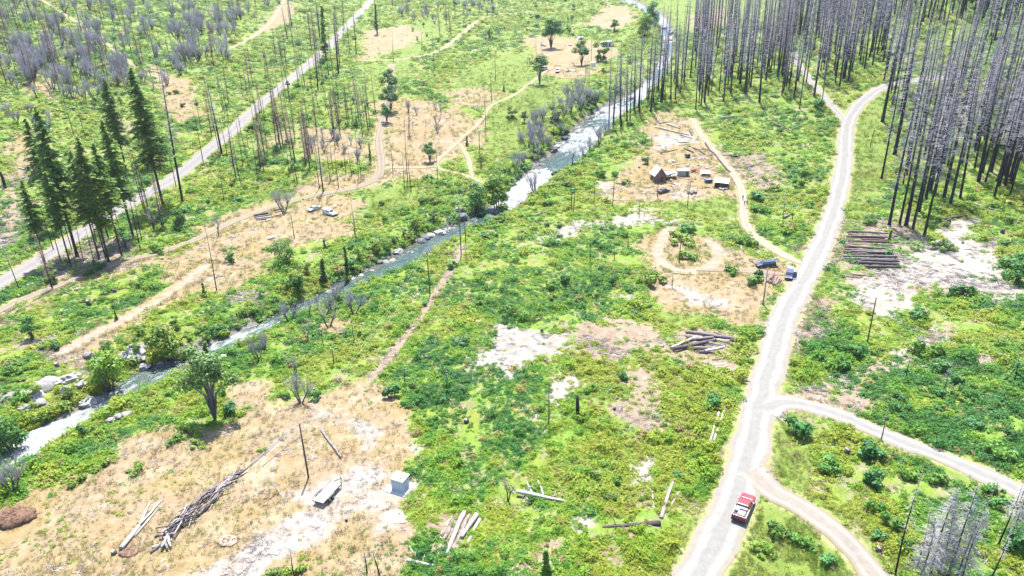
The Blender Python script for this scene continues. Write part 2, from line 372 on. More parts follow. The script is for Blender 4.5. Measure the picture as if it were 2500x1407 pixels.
TM = {
 'asphalt': track_material('worn_asphalt', (.082, .077, .073), (.112, .107, .102), (.122, .117, .111), .6, (.115, .095, .068)),
 'gravel': track_material('pale_gravel', (.078, .074, .068), (.120, .116, .109), (.138, .134, .127), .75, (.118, .104, .080)),
 'gravel2': track_material('side_gravel', (0.08351, 0.07252, 0.06153), (0.1319, 0.1187, 0.1033), (0.1451, 0.1319, 0.1165), .6, (0.1033, 0.08351, 0.05715)),
 'sand': track_material('sandy_track', (0.1021, 0.0812, 0.05568), (0.1531, 0.1276, 0.09512), (0.1717, 0.1485, 0.116), .7, (0.1021, 0.07888, 0.0464)),
 'dirt': track_material('dirt_track', (0.07424, 0.058, 0.04176), (0.1206, 0.09744, 0.07424), (0.1485, 0.123, 0.09744), .6, (0.0928, 0.07192, 0.04176)),
 'tan': track_material('tan_track', (0.08959, 0.06851, 0.03952), (0.1423, 0.1133, 0.07378), (0.1897, 0.1581, 0.1133), .8, (0.08959, 0.08432, 0.03162)),
 'path': track_material('worn_grass', (.10, .08, .04), (.165, .13, .075), (.165, .13, .08), .4, (.12, .105, .045)),
 'mark': track_material('pale_tyre_mark', (.12, .09, .055), (.20, .168, .112), (.20, .168, .112), .3, (.15, .115, .07)),
 'pale': track_material('pale_drive', (0.0999, 0.0925, 0.07585), (0.1406, 0.1351, 0.1184), (0.1517, 0.1462, 0.1295), .5, (0.1036, 0.0814, 0.0518)),
}
def water_material():
    m, t, p = newmat('river_water')
    co = geopos(t)
    at = N(t, 'ShaderNodeAttribute', attribute_name='foam').outputs['Fac']
    al = N(t, 'ShaderNodeAttribute', attribute_name='flow').outputs['Vector']
    mp = N(t, 'ShaderNodeMapping'); mp.inputs['Scale'].default_value = (.22, .62, 1); t.links.new(al, mp.inputs[0])
    n1, n2 = noise(t, mp.outputs[0], 1.0, 6, .7), noise(t, mp.outputs[0], 3.2, 5, .7)
    n = math_(t, 'ADD', math_(t, 'MULTIPLY', n1, .6), math_(t, 'MULTIPLY', n2, .4))
    deep = ramp(t, n, [(.36, (.006, .016, .013)), (.50, (.016, .032, .027)), (.62, (.040, .054, .047)), (.75, (.085, .094, .088))])
    sh = N(t, 'ShaderNodeAttribute', attribute_name='shallow').outputs['Fac']
    deep = mixc(t, sh, deep, ramp(t, n, [(.35, (0.0252, 0.02016, 0.00756)), (.65, (0.063, 0.0567, 0.0357))]))
    foam = ramp(t, math_(t, 'ADD', math_(t, 'MULTIPLY', at, .30), math_(t, 'SUBTRACT', n, .08)), [(.57, (0, 0, 0)), (.66, (1, 1, 1))])
    t.links.new(mixc(t, foam, deep, (.135, .142, .142)), p.inputs['Base Color'])
    t.links.new(math_(t, 'MULTIPLY_ADD', foam, .5, .22), p.inputs['Roughness']); p.inputs['Specular IOR Level'].default_value = .3
    p.inputs['IOR'].default_value = 1.33
    bump(t, p, n, 1.0, .5)
    return m
def leaf_material(name, src='INSTANCER', attr='tint', col=None, trans=.4, vary=.25):
    m, t, p = newmat(name)
    out = t.nodes['Material Output']
    if col is None:
        c = N(t, 'ShaderNodeAttribute', attribute_name=attr, attribute_type=src).outputs['Color']
        g = N(t, 'ShaderNodeAttribute', attribute_name='shade').outputs['Fac']
        k = math_(t, 'MULTIPLY_ADD', g, .44, .80)
    else:
        oi = N(t, 'ShaderNodeObjectInfo').outputs['Random']
        g = N(t, 'ShaderNodeAttribute', attribute_name='shade').outputs['Fac']
        c = mixc(t, math_(t, 'FRACT', math_(t, 'MULTIPLY', oi, 7.3)), col[0], col[1])
        k = math_(t, 'MULTIPLY', math_(t, 'MULTIPLY_ADD', oi, 2 * vary, 1 - vary), math_(t, 'MULTIPLY_ADD', g, .7, .62))
    hs = N(t, 'ShaderNodeHueSaturation'); t.links.new(c, hs.inputs['Color']); t.links.new(k, hs.inputs['Value'])
    h = math_(t, 'MULTIPLY_ADD', g, -.03, .53); t.links.new(h, hs.inputs['Hue'])
    c = hs.outputs[0]
    t.links.new(c, p.inputs['Base Color']); p.inputs['Roughness'].default_value = .55; p.inputs['Specular IOR Level'].default_value = .25
    tr = N(t, 'ShaderNodeBsdfTranslucent'); t.links.new(mixc(t, .3, c, (.16, .22, .01)), tr.inputs['Color'])
    mx = N(t, 'ShaderNodeMixShader'); mx.inputs[0].default_value = trans
    t.links.new(p.outputs[0], mx.inputs[1]); t.links.new(tr.outputs[0], mx.inputs[2]); t.links.new(mx.outputs[0], out.inputs[0])
    return m

# ------------------------------------------------------------------ mesh helpers
class MB:
    def __init__(s): s.v, s.f, s.m = [], [], []
    def add(s, vs, fs, mi=0):
        o = len(s.v); s.v += [tuple(v) for v in vs]; s.f += [tuple(o + i for i in f) for f in fs]; s.m += [mi] * len(fs); return s
    def box(s, c, d, rz=0, rx=0, ry=0, mi=0, taper=1.0):
        E = Euler((rx, ry, rz)).to_matrix(); c = Vector(c)
        vs = []
        for k in (-1, 1):
            q = taper if k > 0 else 1
            for a, b in ((-1, -1), (1, -1), (1, 1), (-1, 1)):
                vs.append(c + E @ Vector((a * d[0] / 2 * q, b * d[1] / 2 * q, k * d[2] / 2)))
        return s.add(vs, [(3, 2, 1, 0), (4, 5, 6, 7), (0, 1, 5, 4), (1, 2, 6, 5), (2, 3, 7, 6), (3, 0, 4, 7)], mi)
    def tube(s, pts, rad, n=6, mi=0, caps=True):
        pts = [Vector(p) for p in pts]; vs, fs = [], []
        for i, p in enumerate(pts):
            d = (pts[min(i + 1, len(pts) - 1)] - pts[max(i - 1, 0)])
            d = d.normalized() if d.length > 1e-9 else Vector((0, 0, 1))
            a = d.orthogonal().normalized() if i == 0 else (a - d * a.dot(d)).normalized()
            b = d.cross(a)
            for k in range(n):
                w = 2 * math.pi * k / n
                vs.append(p + (a * math.cos(w) + b * math.sin(w)) * rad[i])
        for i in range(len(pts) - 1):
            for k in range(n):
                fs.append((i * n + k, i * n + (k + 1) % n, (i + 1) * n + (k + 1) % n, (i + 1) * n + k))
        if caps: fs += [tuple(range(n - 1, -1, -1)), tuple((len(pts) - 1) * n + k for k in range(n))]
        return s.add(vs, fs, mi)
    def prism(s, prof, y0, y1, mi=0, inset=0.0):
        """side profile (x, z) run from y0 to y1"""
        n = len(prof); vs = [(x, y0, z) for x, z in prof] + [(x, y1, z) for x, z in prof]
        fs = [tuple(range(n)), tuple(range(2 * n - 1, n - 1, -1))] + [((i + 1) % n, i, n + i, n + (i + 1) % n) for i in range(n)]
        return s.add(vs, fs, mi)
    def blob(s, c, r, seed=0, mi=0, seg=8, rings=6, rough=.25):
        q = random.Random(seed); vs, fs = [], []
        c = Vector(c); vs.append(c + Vector((0, 0, -r[2])))
        for i in range(1, rings):
            ph = math.pi * i / rings
            for k in range(seg):
                th = 2 * math.pi * k / seg; w = 1 + q.uniform(-rough, rough)
                vs.append(c + Vector((math.sin(ph) * math.cos(th) * r[0] * w, math.sin(ph) * math.sin(th) * r[1] * w, -math.cos(ph) * r[2] * w)))
        vs.append(c + Vector((0, 0, r[2]))); L = len(vs) - 1
        for k in range(seg):
            k2 = (k + 1) % seg
            fs.append((0, 1 + k2, 1 + k))
            for i in range(rings - 2):
                fs.append((1 + i * seg + k, 1 + i * seg + k2, 1 + (i + 1) * seg + k2, 1 + (i + 1) * seg + k))
            fs.append((L, 1 + (rings - 2) * seg + k, 1 + (rings - 2) * seg + k2))
        return s.add(vs, fs, mi)
    def mesh(s, name, mats, smooth=False):
        me = bpy.data.meshes.new(name); me.from_pydata(s.v, [], s.f)
        for m in (mats if isinstance(mats, (list, tuple)) else [mats]): me.materials.append(m)
        me.polygons.foreach_set('material_index', s.m)
        if smooth: me.polygons.foreach_set('use_smooth', [True] * len(me.polygons))
        me.update(); return me
    def obj(s, name, mats, parent=None, smooth=False):
        return link(name, s.mesh(name, mats, smooth), parent)
def link(name, me, parent=None):
    o = bpy.data.objects.new(name, me); COL.objects.link(o)
    if parent: o.parent = parent
    return o
def tag(o, label=None, cat=None, group=None, kind=None):
    for k, v in (('label', label), ('category', cat), ('group', group), ('kind', kind)):
        if v: o[k] = v
    return o
def thing(name, label, cat, loc, rz=0, group=None):
    o = bpy.data.objects.new(name, None); COL.objects.link(o); o.empty_display_size = .2
    o.location = loc; o.rotation_euler = (0, 0, rz)
    return tag(o, label, cat, group)
def copy_tree(o, parent=None):
    c = o.copy(); COL.objects.link(c); c.parent = parent
    for ch in KIDS.get(o.name, ()): copy_tree(ch, c)
    return c
KIDS = {}
def at(px, py, dz=0.0):
    g = ground_at(px, py)[0]
    return Vector((g[0], g[1], Z(g[0], g[1]) + dz))
def heading(p, q):
    a, b = at(*p), at(*q); d = b - a
    return math.atan2(d.y, d.x)
def npmesh(name, V, F, mats):
    me = bpy.data.meshes.new(name)
    me.vertices.add(len(V)); me.vertices.foreach_set('co', np.asarray(V, np.float32).ravel())
    F = np.asarray(F, np.int32); n = F.shape[1]
    me.loops.add(F.size); me.loops.foreach_set('vertex_index', F.ravel())
    me.polygons.add(len(F)); me.polygons.foreach_set('loop_start', np.arange(0, F.size, n, dtype=np.int32))
    me.polygons.foreach_set('use_smooth', np.ones(len(F), bool))
    for m in (mats if isinstance(mats, (list, tuple)) else [mats]): me.materials.append(m)
    me.update(calc_edges=True); return me
def fattr(me, name, typ, data, dom='POINT'):
    a = me.attributes.new(name, typ, dom)
    key = {'FLOAT': 'value', 'INT': 'value', 'FLOAT_COLOR': 'color', 'FLOAT_VECTOR': 'vector'}[typ]
    a.data.foreach_set(key, np.asarray(data).ravel())

# ------------------------------------------------------------------ ground, tracks, river
ys = [38.0]
while ys[-1] < 820: ys.append(ys[-1] + .0058 * ys[-1])
while ys[-1] < 3200: ys.append(ys[-1] * 1.06)
ys = np.array(ys); us = np.linspace(-1, 1, 521)
half = ys * .86 + 34
X = us[None] * half[:, None]; Y = np.repeat(ys[:, None], len(us), 1)
xf, yf = X.ravel(), Y.ravel()
cv = cover(xf, yf)
zf = Z(xf, yf)
off = S(cv['track'], .2, 3.0) * (1 - .75 * np.maximum(cv['grav'], cv['dry']))
dist = np.hypot(xf, yf)
zf = zf + off * ((fbm(xf, yf, 3.0, 51, 3) - .45) * .9 + (fbm(xf, yf, 14, 61, 2) - .5) * 1.6) * S(dist, 30, 60)
zf = zf - .06 * (cv['track'] < .3)
nr, nc = len(ys), len(us)
idx = np.arange(nr * nc).reshape(nr, nc)
F = np.stack([idx[:-1, :-1], idx[:-1, 1:], idx[1:, 1:], idx[1:, :-1]], -1).reshape(-1, 4)
gm = npmesh('ground', np.stack([xf, yf, zf], 1), F, ground_material())
cvr = np.stack([cv['dry'], cv['grav'], cv['grass'], cv['soil']], 1)
fattr(gm, 'cover', 'FLOAT_COLOR', cvr)
wear = np.stack([.62 * (1 - S(cv['edge'], -.4, .6 + 2.8 * fbm(xf, yf, 5, 77, 2))), S(cv['river'], -3.5, -.3), np.zeros_like(xf), cv['soil']], 1)
fattr(gm, 'wear', 'FLOAT_COLOR', wear)
tag(link('ground', gm), kind='structure')

def ribbon(name, kind, w, P, lift=0.0):
    Q_ = P[::3] if len(P) > 9 else P
    P = catmull(np.concatenate([Q_, P[-1:]]) if not np.array_equal(Q_[-1], P[-1]) else Q_, 1.1)
    T = np.gradient(P, axis=0); T /= np.linalg.norm(T, axis=1)[:, None] + 1e-9
    Nn = np.stack([T[:, 1], -T[:, 0]], 1)
    s = np.concatenate([[0], np.cumsum(np.linalg.norm(np.diff(P, axis=0), axis=1))])
    end = np.sqrt(np.clip(np.minimum(s, s[-1] - s) / 5, .06, 1)) if name in ('dirt_track', 'foot_path', 'tyre_marks', 'forest_track') else np.ones(len(s))
    jl, jr = [((fbm(s, s * 0 + k, 4.0, 5, 3) - .5) * .70 * min(w, 2.5)) * end + w * (end - 1) for k in (3.3, 9.1)]
    ac = np.array([-1, -.85, -.55, -.25, 0, .25, .55, .85, 1.0])
    ww = np.where(ac[None] < 0, w + jl[:, None], w + jr[:, None])
    if name == 'side_road': ww = ww * (1 + 1.1 * np.exp(-s / 4.5))[:, None]
    q = P[:, None] + Nn[:, None] * (ac[None] * ww)[..., None]
    x, y = q[..., 0].ravel(), q[..., 1].ravel()
    z = base(x, y) - 3.2 * S(sdf(RIVER, x, y, 12), -6, 2.5) + .05 + lift + .05 * np.tile(1 - ac ** 2, len(P)) - .06 * np.tile(np.abs(ac) > .99, len(P))
    n = len(ac); i = np.arange(len(P) * n).reshape(len(P), n)
    F = np.stack([i[:-1, :-1], i[:-1, 1:], i[1:, 1:], i[1:, :-1]], -1).reshape(-1, 4)
    me = npmesh(name, np.stack([x, y, z], 1), F, TM[kind])
    fattr(me, 'across', 'FLOAT', np.tile(ac, len(P)))
    tag(link(name, me), kind='structure')
for k, (n, kd, w, P) in enumerate(TR):
    ribbon(n, kd, w, P.copy(), .004 * k)

# river surface
A = catmull(wa, 2.5); B = catmull(wb, 2.5)
def resample(P, n):
    s = np.concatenate([[0], np.cumsum(np.linalg.norm(np.diff(P, axis=0), axis=1))]); q = np.linspace(0, s[-1], n)
    return np.stack([np.interp(q, s, P[:, 0]), np.interp(q, s, P[:, 1])], 1)
nA, nW = 420, 15
A, B = resample(A, nA), resample(B, nA)
tt = np.linspace(-.12, 1.12, nW)
q = A[:, None] * (1 - tt)[None, :, None] + B[:, None] * tt[None, :, None]
mid = (A + B) / 2; sdst = np.concatenate([[0], np.cumsum(np.linalg.norm(np.diff(mid, axis=0), axis=1))])
x, y = q[..., 0].ravel(), q[..., 1].ravel()
zz = base(x, y) + WL - .40 + .38 * np.repeat(np.clip(1 - np.arange(nA) / 130, 0, 1), nW) + (fbm(np.repeat(sdst, nW), np.tile(tt * 12, nA), 2.2, 71, 3) - .5) * .35
FO = [((60,1100),26,1.0),((150,1045),14,.9),((240,1000),12,.55),((330,945),14,.35),((560,830),10,.7),((620,805),9,.6),((700,770),10,.4),((1300,455),26,1.05),((1250,500),12,.9),((1200,520),10,.55),((1395,360),16,.8),((1330,430),16,1.0),((1440,330),16,.85),((1500,270),20,.8),((1570,220),26,.95),((1620,150),26,1.05),((1632,95),18,1.0),((1610,50),30,1.0),((1540,10),40,.9),((860,700),12,.25),((480,870),14,.3)]
fo = np.zeros(x.shape)
for (p, r, a) in FO:
    g = ground_at(*p, WL)[0]; d2 = ((x - g[0]) ** 2 + (y - g[1]) ** 2) / r ** 2
    fo = np.maximum(fo, a * np.exp(-d2))
PO = [((1365,392),9),((1060,585),14),((1000,630),12)]
for p, r in PO:
    g = ground_at(*p, WL)[0]; fo *= 1 - .8 * np.exp(-((x - g[0]) ** 2 + (y - g[1]) ** 2) / r ** 2)
sh = np.clip(1 - np.tile(tt, nA) / .3, 0, 1) * .75 * (fbm(x, y, 9, 81, 2) > .38)
i = np.arange(nA * nW).reshape(nA, nW)
F = np.stack([i[:-1, :-1], i[:-1, 1:], i[1:, 1:], i[1:, :-1]], -1).reshape(-1, 4)
rm = npmesh('river', np.stack([x, y, zz], 1), F, water_material())
fattr(rm, 'foam', 'FLOAT', fo); fattr(rm, 'shallow', 'FLOAT', sh)
fattr(rm, 'flow', 'FLOAT_VECTOR', np.stack([np.repeat(sdst, nW), np.tile(tt, nA) * np.repeat(np.linalg.norm(A - B, axis=1), nW), x * 0], 1))
tag(link('river', rm), kind='structure')

# ------------------------------------------------------------------ naming by what stands nearby
LMARKS = [((978,1168),'the white block hut'),((800,1212),'the flatbed trailer'),((1815,1250),'the red pickup'),((2130,610),'the stacked log deck'),((1715,845),'the crossed log pile'),((1930,676),'the car with open doors'),((1605,425),'the brown plank cabin'),((1680,615),'the oval turning loop'),((1270,855),'the big pale chip patch'),((1408,1000),'the thick black snag'),((2070,270),'the gravel road fork'),((767,512),'the silver sedan'),((1105,395),'the triangular track loop'),((505,1225),'the twisted branch heap'),((520,960),'the grey barked riverside tree'),((1762,448),'the pale roofed shed'),((1890,990),'the upper side road mouth'),((1860,1190),'the lower side road mouth'),((1318,180),'the lone meadow oak'),((1480,108),'the far white shack'),((2330,630),'the chip covered landing'),((1060,575),'the green river pool'),((1310,450),'the white rapids'),((190,590),'the paved road bend'),((640,255),'the paved road straight'),((900,20),'the far end of the paved road'),((1630,150),'the upper rapids'),((1090,1300),'the grey driftwood log pile'),((1350,580),'the long chip strip'),((1330,1215),'the bleached root wad'),((2120,790),'the lone wooden pole'),((330,165),'the upper left slope'),((100,900),'the riverbank boulders'),((650,525),'the dark roadside logs'),((2300,1290),'the grey twig stand'),((1220,65),'the far red vehicle'),((940,210),'the leafless grove track'),((460,1300),'the cut branch stack'),((60,560),'the left edge conifers')]
LMW = G([p for p, _ in LMARKS])
PENDING = []
def pend(o, stem, cat, group): PENDING.append((o, stem, cat, group))
def settle_labels():
    from collections import defaultdict
    D = defaultdict(list)
    for o, stem, cat, grp in PENDING:
        p = np.array(o.location[:2]); d = LMW - p
        dd = np.hypot(d[:, 0], d[:, 1]); i = int(np.argmin(dd)); dx, dy = -d[i]
        if abs(dx) > abs(dy): rel = 'right of' if dx > 0 else 'left of'
        else: rel = 'behind' if dy > 0 else 'in front of'
        D[(stem, rel, LMARKS[i][1])].append((dd[i], o, cat, grp))
    ORD = ['nearest'] + [w + ' nearest' for w in 'second third fourth fifth sixth seventh eighth ninth tenth eleventh twelfth'.split()]
    for (stem, rel, L), v in D.items():
        v.sort(key=lambda q: q[0])
        for k, (d, o, cat, grp) in enumerate(v):
            if len(v) == 1: lab = f'{stem} {rel} {L}'
            elif k < 12: lab = f'{stem} {rel} {L}, {ORD[k]} such'
            else: lab = f'{stem} {rel} {L}, one of many'
            lab = ' '.join(lab.split()[:16])
            tag(o, lab, cat, grp)

# ------------------------------------------------------------------ wood materials
def bark_material(name, low, high, h, vary=.25):
    m, t, p = newmat(name)
    co = objco(t); sx = N(t, 'ShaderNodeSeparateXYZ'); t.links.new(co, sx.inputs[0])
    mp = N(t, 'ShaderNodeMapping'); mp.inputs['Scale'].default_value = (3, 3, .5); t.links.new(co, mp.inputs[0])
    n = noise(t, mp.outputs[0], 1.3, 5, .65)
    f = math_(t, 'ADD', math_(t, 'DIVIDE', sx.outputs[2], h), math_(t, 'MULTIPLY', math_(t, 'SUBTRACT', n, .5), .9))
    c = mixc(t, ramp(t, f, [(.25, (0, 0, 0)), (.95, (1, 1, 1))]), low, high)
    oi = N(t, 'ShaderNodeObjectInfo'); hs = N(t, 'ShaderNodeHueSaturation'); t.links.new(c, hs.inputs['Color'])
    t.links.new(math_(t, 'MULTIPLY_ADD', oi.outputs['Random'], 2 * vary, 1 - vary), hs.inputs['Value'])
    t.links.new(hs.outputs[0], p.inputs['Base Color']); p.inputs['Roughness'].default_value = .85; p.inputs['Specular IOR Level'].default_value = .2
    bump(t, p, n, .5, .05); return m
M_CHAR = bark_material('charred_bark', (.011, .0095, .0105), (.066, .056, .058), 40)
M_TWIG = speck('dead_twigs', (.150, .138, .156), (.285, .265, .295), .8, .9, .1, vary=.3)
M_PALET = speck('pale_twigs', (.12, .115, .118), (.23, .22, .225), .8, .9, .1)
M_TWIGB = speck('brown_twigs', (.10, .062, .045), (.20, .14, .115), .8, .9, .1, vary=.2)
M_TWIGL = speck('grey_twigs', (.18, .168, .180), (.32, .30, .325), .8, .9, .1, vary=.2)
M_GREY = bark_material('grey_bark', (.05, .045, .045), (.17, .155, .16), 9)
M_LIVEB = bark_material('conifer_bark', (.028, .020, .018), (.085, .062, .050), 40)
M_PALEB = speck('bleached_wood', (.16, .145, .135), (.34, .32, .31), 2.2, .9, .1, bmp=.3, vary=.15)
M_NEEDLE = leaf_material('conifer_needles', col=((.105, .180, .034), (.150, .215, .034)), trans=.5)
M_LEAFD = leaf_material('dark_leaves', col=((.026, .090, .020), (.050, .125, .020)), trans=.30)
M_LEAFM = leaf_material('green_leaves', col=((.055, .135, .018), (.095, .165, .020)), trans=.38)
M_LEAFL = leaf_material('lime_leaves', col=((.095, .165, .018), (.135, .18, .020)), trans=.42)
M_LEAFT = leaf_material('grey_green_leaves', col=((.058, .120, .034), (.095, .155, .036)), trans=.3)
M_UND = leaf_material('undergrowth_leaves', trans=.5)
M_STRAW = leaf_material('grass_blades', trans=.35)

# ------------------------------------------------------------------ tree builders (return lists of (part name, mesh))
def dead_conifer(seed, H=40, r=.36, b0=.35, nb=150, bl=2.6, twig=3, crown_mat=None, top=1.0, thick=1.0):
    q = random.Random(seed); T, C = MB(), MB()
    lean = (q.uniform(-.5, .5), q.uniform(-.5, .5))
    def ax(h): f = h / H; return Vector((lean[0] * f * f + .12 * math.sin(5 * f + seed), lean[1] * f * f + .12 * math.cos(4 * f + seed), h))
    hs = [0, .02 * H, .1 * H, .3 * H, .5 * H, .7 * H, .86 * H, H * top]
    rs = [1.35, 1.05, .92, .78, .60, .38, .19, .05 if top == 1 else .2]
    T.tube([ax(h) - Vector((0, 0, .6 if h == 0 else 0)) for h in hs], [r * k for k in rs], 7)
    for i in range(nb):
        f = b0 + (1 - b0) * q.random() ** .85 * .985 * top
        env = min(1, (f - b0) / (1 - b0) * 5 + .25) * (1 - ((f - b0) / (1 - b0)) ** 1.5) + .12
        L = bl * env * q.uniform(.35, 1.1); a = q.uniform(0, 6.283); p = ax(f * H)
        d = Vector((math.cos(a), math.sin(a), 0)); dz = q.uniform(-.35, .25)
        p1 = p + d * L * .5 + Vector((0, 0, dz * L * .35)); p2 = p + d * L + Vector((0, 0, (dz - .15) * L * .8))
        w = thick * (.035 + .018 * L * .5)
        C.tube([p, p1, p2], [w, w * .65, w * .3], 3, caps=False)
        s = Vector((-d.y, d.x, 0))
        for k in range(twig):
            e = q.uniform(.25, .95); b = p.lerp(p1, e * 2) if e < .5 else p1.lerp(p2, e * 2 - 1)
            l2 = L * q.uniform(.18, .42); tip = b + (d * q.uniform(.2, .8) + s * q.choice((-1, 1)) * q.uniform(.5, 1) + Vector((0, 0, q.uniform(-.5, .3)))) * l2
            C.tube([b, tip], [w * .5, w * .25], 3, caps=False)
    cm = crown_mat or M_TWIG
    return [('trunk', T.mesh('trunk', M_CHAR, True)), ('crown', C.mesh('crown', cm))]
def bare_broadleaf(seed, H=11, spread=.5, stems=1, n2=7, n3=6, mat=None, tw=1.0):
    q = random.Random(seed); T, C = MB(), MB(); mat = mat or M_TWIGL; thin = .62
    def grow(B, p, d, L, r, depth):
        pts = [p]; rr = [r]; dd = d.copy()
        for k in range(3):
            dd = (dd + Vector((q.uniform(-.25, .25), q.uniform(-.25, .25), q.uniform(-.02, .22)))).normalized()
            pts.append(pts[-1] + dd * L / 3); rr.append(r * (1 - .22 * (k + 1)))
        B.tube(pts, rr, 6 if depth == 0 else 4 if depth == 1 else 3, caps=False)
        if depth >= 3: return
        n = (5, n2, n3)[depth]
        for k in range(n):
            e = q.uniform(.35 if depth == 0 else .2, 1); i = min(2, int(e * 3)); b = pts[i].lerp(pts[i + 1], e * 3 - i)
            s = Vector((q.uniform(-1, 1), q.uniform(-1, 1), q.uniform(-.1, .9))).normalized()
            nd = (dd * .75 + s * spread * 1.6).normalized()
            grow(C if depth >= 1 else T, b, nd, L * q.uniform(.5, .72), rr[i] * (.55 if depth < 1 else thin * .8), depth + 1)
    for k in range(stems):
        a = 6.283 * k / stems + q.random()
        d = Vector((math.cos(a) * .3 * (stems > 1), math.sin(a) * .3 * (stems > 1), 1)).normalized()
        grow(T, Vector((math.cos(a) * .2 * (stems > 1), math.sin(a) * .2 * (stems > 1), -.3)), d, H * .42, H * .02 * tw, 0)
    return [('trunk', T.mesh('trunk', M_GREY, True)), ('crown', C.mesh('crown', mat))]
class Leaves:
    def __init__(s, seed): s.q = random.Random(seed); s.v, s.f, s.sh = [], [], []
    def leaf(s, c, size, nrm=None, el=1.5, dirn=None):
        q = s.q; n = nrm or Vector((q.gauss(0, 1), q.gauss(0, 1), abs(q.gauss(0, 1)) + .3)).normalized()
        a = (dirn - n * n.dot(dirn)).normalized() if dirn is not None and (dirn - n * n.dot(dirn)).length > 1e-4 else n.orthogonal().normalized()
        if dirn is None: a = Matrix.Rotation(q.uniform(0, 6.283), 3, n) @ a
        b = n.cross(a); l, w = size * el * .5, size * .5; c = Vector(c); o = len(s.v)
        s.v += [c - a * l, c + b * w - n * w * .25, c + a * l, c - b * w - n * w * .25]; s.f.append((o, o + 1, o + 2, o + 3))
        g = q.random(); s.sh += [g] * 4
    def mesh(s, name, mat):
        me = bpy.data.meshes.new(name); me.from_pydata([tuple(v) for v in s.v], [], s.f); me.materials.append(mat)
        fattr(me, 'shade', 'FLOAT', s.sh); me.update(); return me
def green_conifer(seed, H=42, r=.42, b0=.34, nb=185, bl=6.2, mat=None, dead=14):
    q = random.Random(seed); T, D, L = MB(), MB(), Leaves(seed)
    lx, ly = q.uniform(-.6, .6), q.uniform(-.6, .6)
    def ax(h): f = h / H; return Vector((lx * f * f, ly * f * f, h))
    T.tube([ax(h * H) - Vector((0, 0, .6 if h == 0 else 0)) for h in (0, .03, .3, .6, .85, 1)], [r * k for k in (1.3, 1, .82, .55, .25, .04)], 7)
    for i in range(nb):
        f = b0 + (1 - b0) * (i + q.random()) / nb; g = (f - b0) / (1 - b0)
        if q.random() < .14: continue
        env = (min(1, g * 4 + .45)) * (1 - g) ** .75 + .06
        Lb = bl * env * q.uniform(.55, 1.15); a = q.uniform(0, 6.283); p = ax(f * H); d = Vector((math.cos(a), math.sin(a), 0)); s = Vector((-d.y, d.x, 0))
        rise = .30 * g - .16
        tip = p + d * Lb + Vector((0, 0, rise * Lb - .18 * Lb))
        T.tube([p, p + d * Lb * .5 + Vector((0, 0, rise * Lb * .6)), tip], [.06, .04, .015], 3, caps=False)
        n = max(5, int(Lb * 7.5))
        for k in range(n):
            e = (k + .5) / n; b = p.lerp(tip, e) + Vector((0, 0, .1 * Lb * math.sin(e * 3.14)))
            wd = Lb * .30 * (1 - abs(e - .55)) + .15
            c = b + s * q.uniform(-wd, wd) + Vector((0, 0, q.uniform(-.35, .12)))
            L.leaf(c, q.uniform(.5, .85), Vector((q.uniform(-.5, .5), q.uniform(-.5, .5), 1)).normalized(), 1.9, (d + s * q.uniform(-.9, .9)).normalized())
    for i in range(dead):
        f = q.uniform(.12, b0); a = q.uniform(0, 6.283); p = ax(f * H); l = q.uniform(.6, 2.2)
        D.tube([p, p + Vector((math.cos(a) * l, math.sin(a) * l, -.3 * l))], [.04, .015], 3, caps=False)
    out = [('trunk', T.mesh('trunk', M_LIVEB, True)), ('crown', L.mesh('crown', mat or M_NEEDLE))]
    if dead: out.append(('dead_branch', D.mesh('dead_branch', M_TWIG)))
    return out
def leafy_tree(seed, H=8, rad=2.6, lumps=9, per=150, leaf=.32, mat=None, stems=3, low=.3, bark=None):
    q = random.Random(seed); T, L = MB(), Leaves(seed)
    for k in range(lumps):
        a = 6.283 * k / lumps * 1.7 + q.random(); e = q.uniform(.15, .8) * rad; z = H * q.uniform(low + .12, .88)
        c = Vector((math.cos(a) * e, math.sin(a) * e, z)); rr = rad * q.uniform(.32, .55)
        T.tube([(0, 0, -.3), (c.x * .25, c.y * .25, H * low * .8), c * .85 + Vector((0, 0, .05 * H))], [H * .018 + .02, H * .012 + .012, .015], 4, caps=False)
        for i in range(per):
            d = Vector((q.gauss(0, 1), q.gauss(0, 1), q.gauss(0, 1))).normalized(); w = q.random() ** .4
            p = c + Vector((d.x * rr * w, d.y * rr * w, d.z * rr * .8 * w))
            n = (d + Vector((q.gauss(0, .5), q.gauss(0, .5), .5 + q.gauss(0, .4)))).normalized()
            L.leaf(p, leaf * q.uniform(.6, 1.3), n, 1.3)
    return [('trunk', T.mesh('trunk', bark or M_GREY, True)), ('crown', L.mesh('crown', mat or M_LEAFM))]
def bush_mesh(seed, r=1.2, h=1.5, n=330, leaf=.24, mat=None):
    q = random.Random(seed); T, L = MB(), Leaves(seed)
    lumps = [(Vector((q.uniform(-.75, .75) * r, q.uniform(-.75, .75) * r, h * q.uniform(.15, .75))), q.uniform(.28, .6)) for _ in range(6)]
    for i in range(n):
        c, w = lumps[i % 6]; d = Vector((q.gauss(0, 1), q.gauss(0, 1), q.gauss(.25, 1))).normalized(); k = q.random() ** .35
        p = c + Vector((d.x * r * w * k, d.y * r * w * k, d.z * h * w * .8 * k)); p.z = max(p.z, .04)
        L.leaf(p, leaf * q.uniform(.6, 1.35), (d + Vector((q.gauss(0, .5), q.gauss(0, .5), .4))).normalized(), 1.35)
    for c, w in lumps: T.tube([(c.x * .15, c.y * .15, -.15), c], [.045, .015], 4, caps=False)
    return [('stem', T.mesh('stem', M_GREY, True)), ('foliage', L.mesh('foliage', mat))]

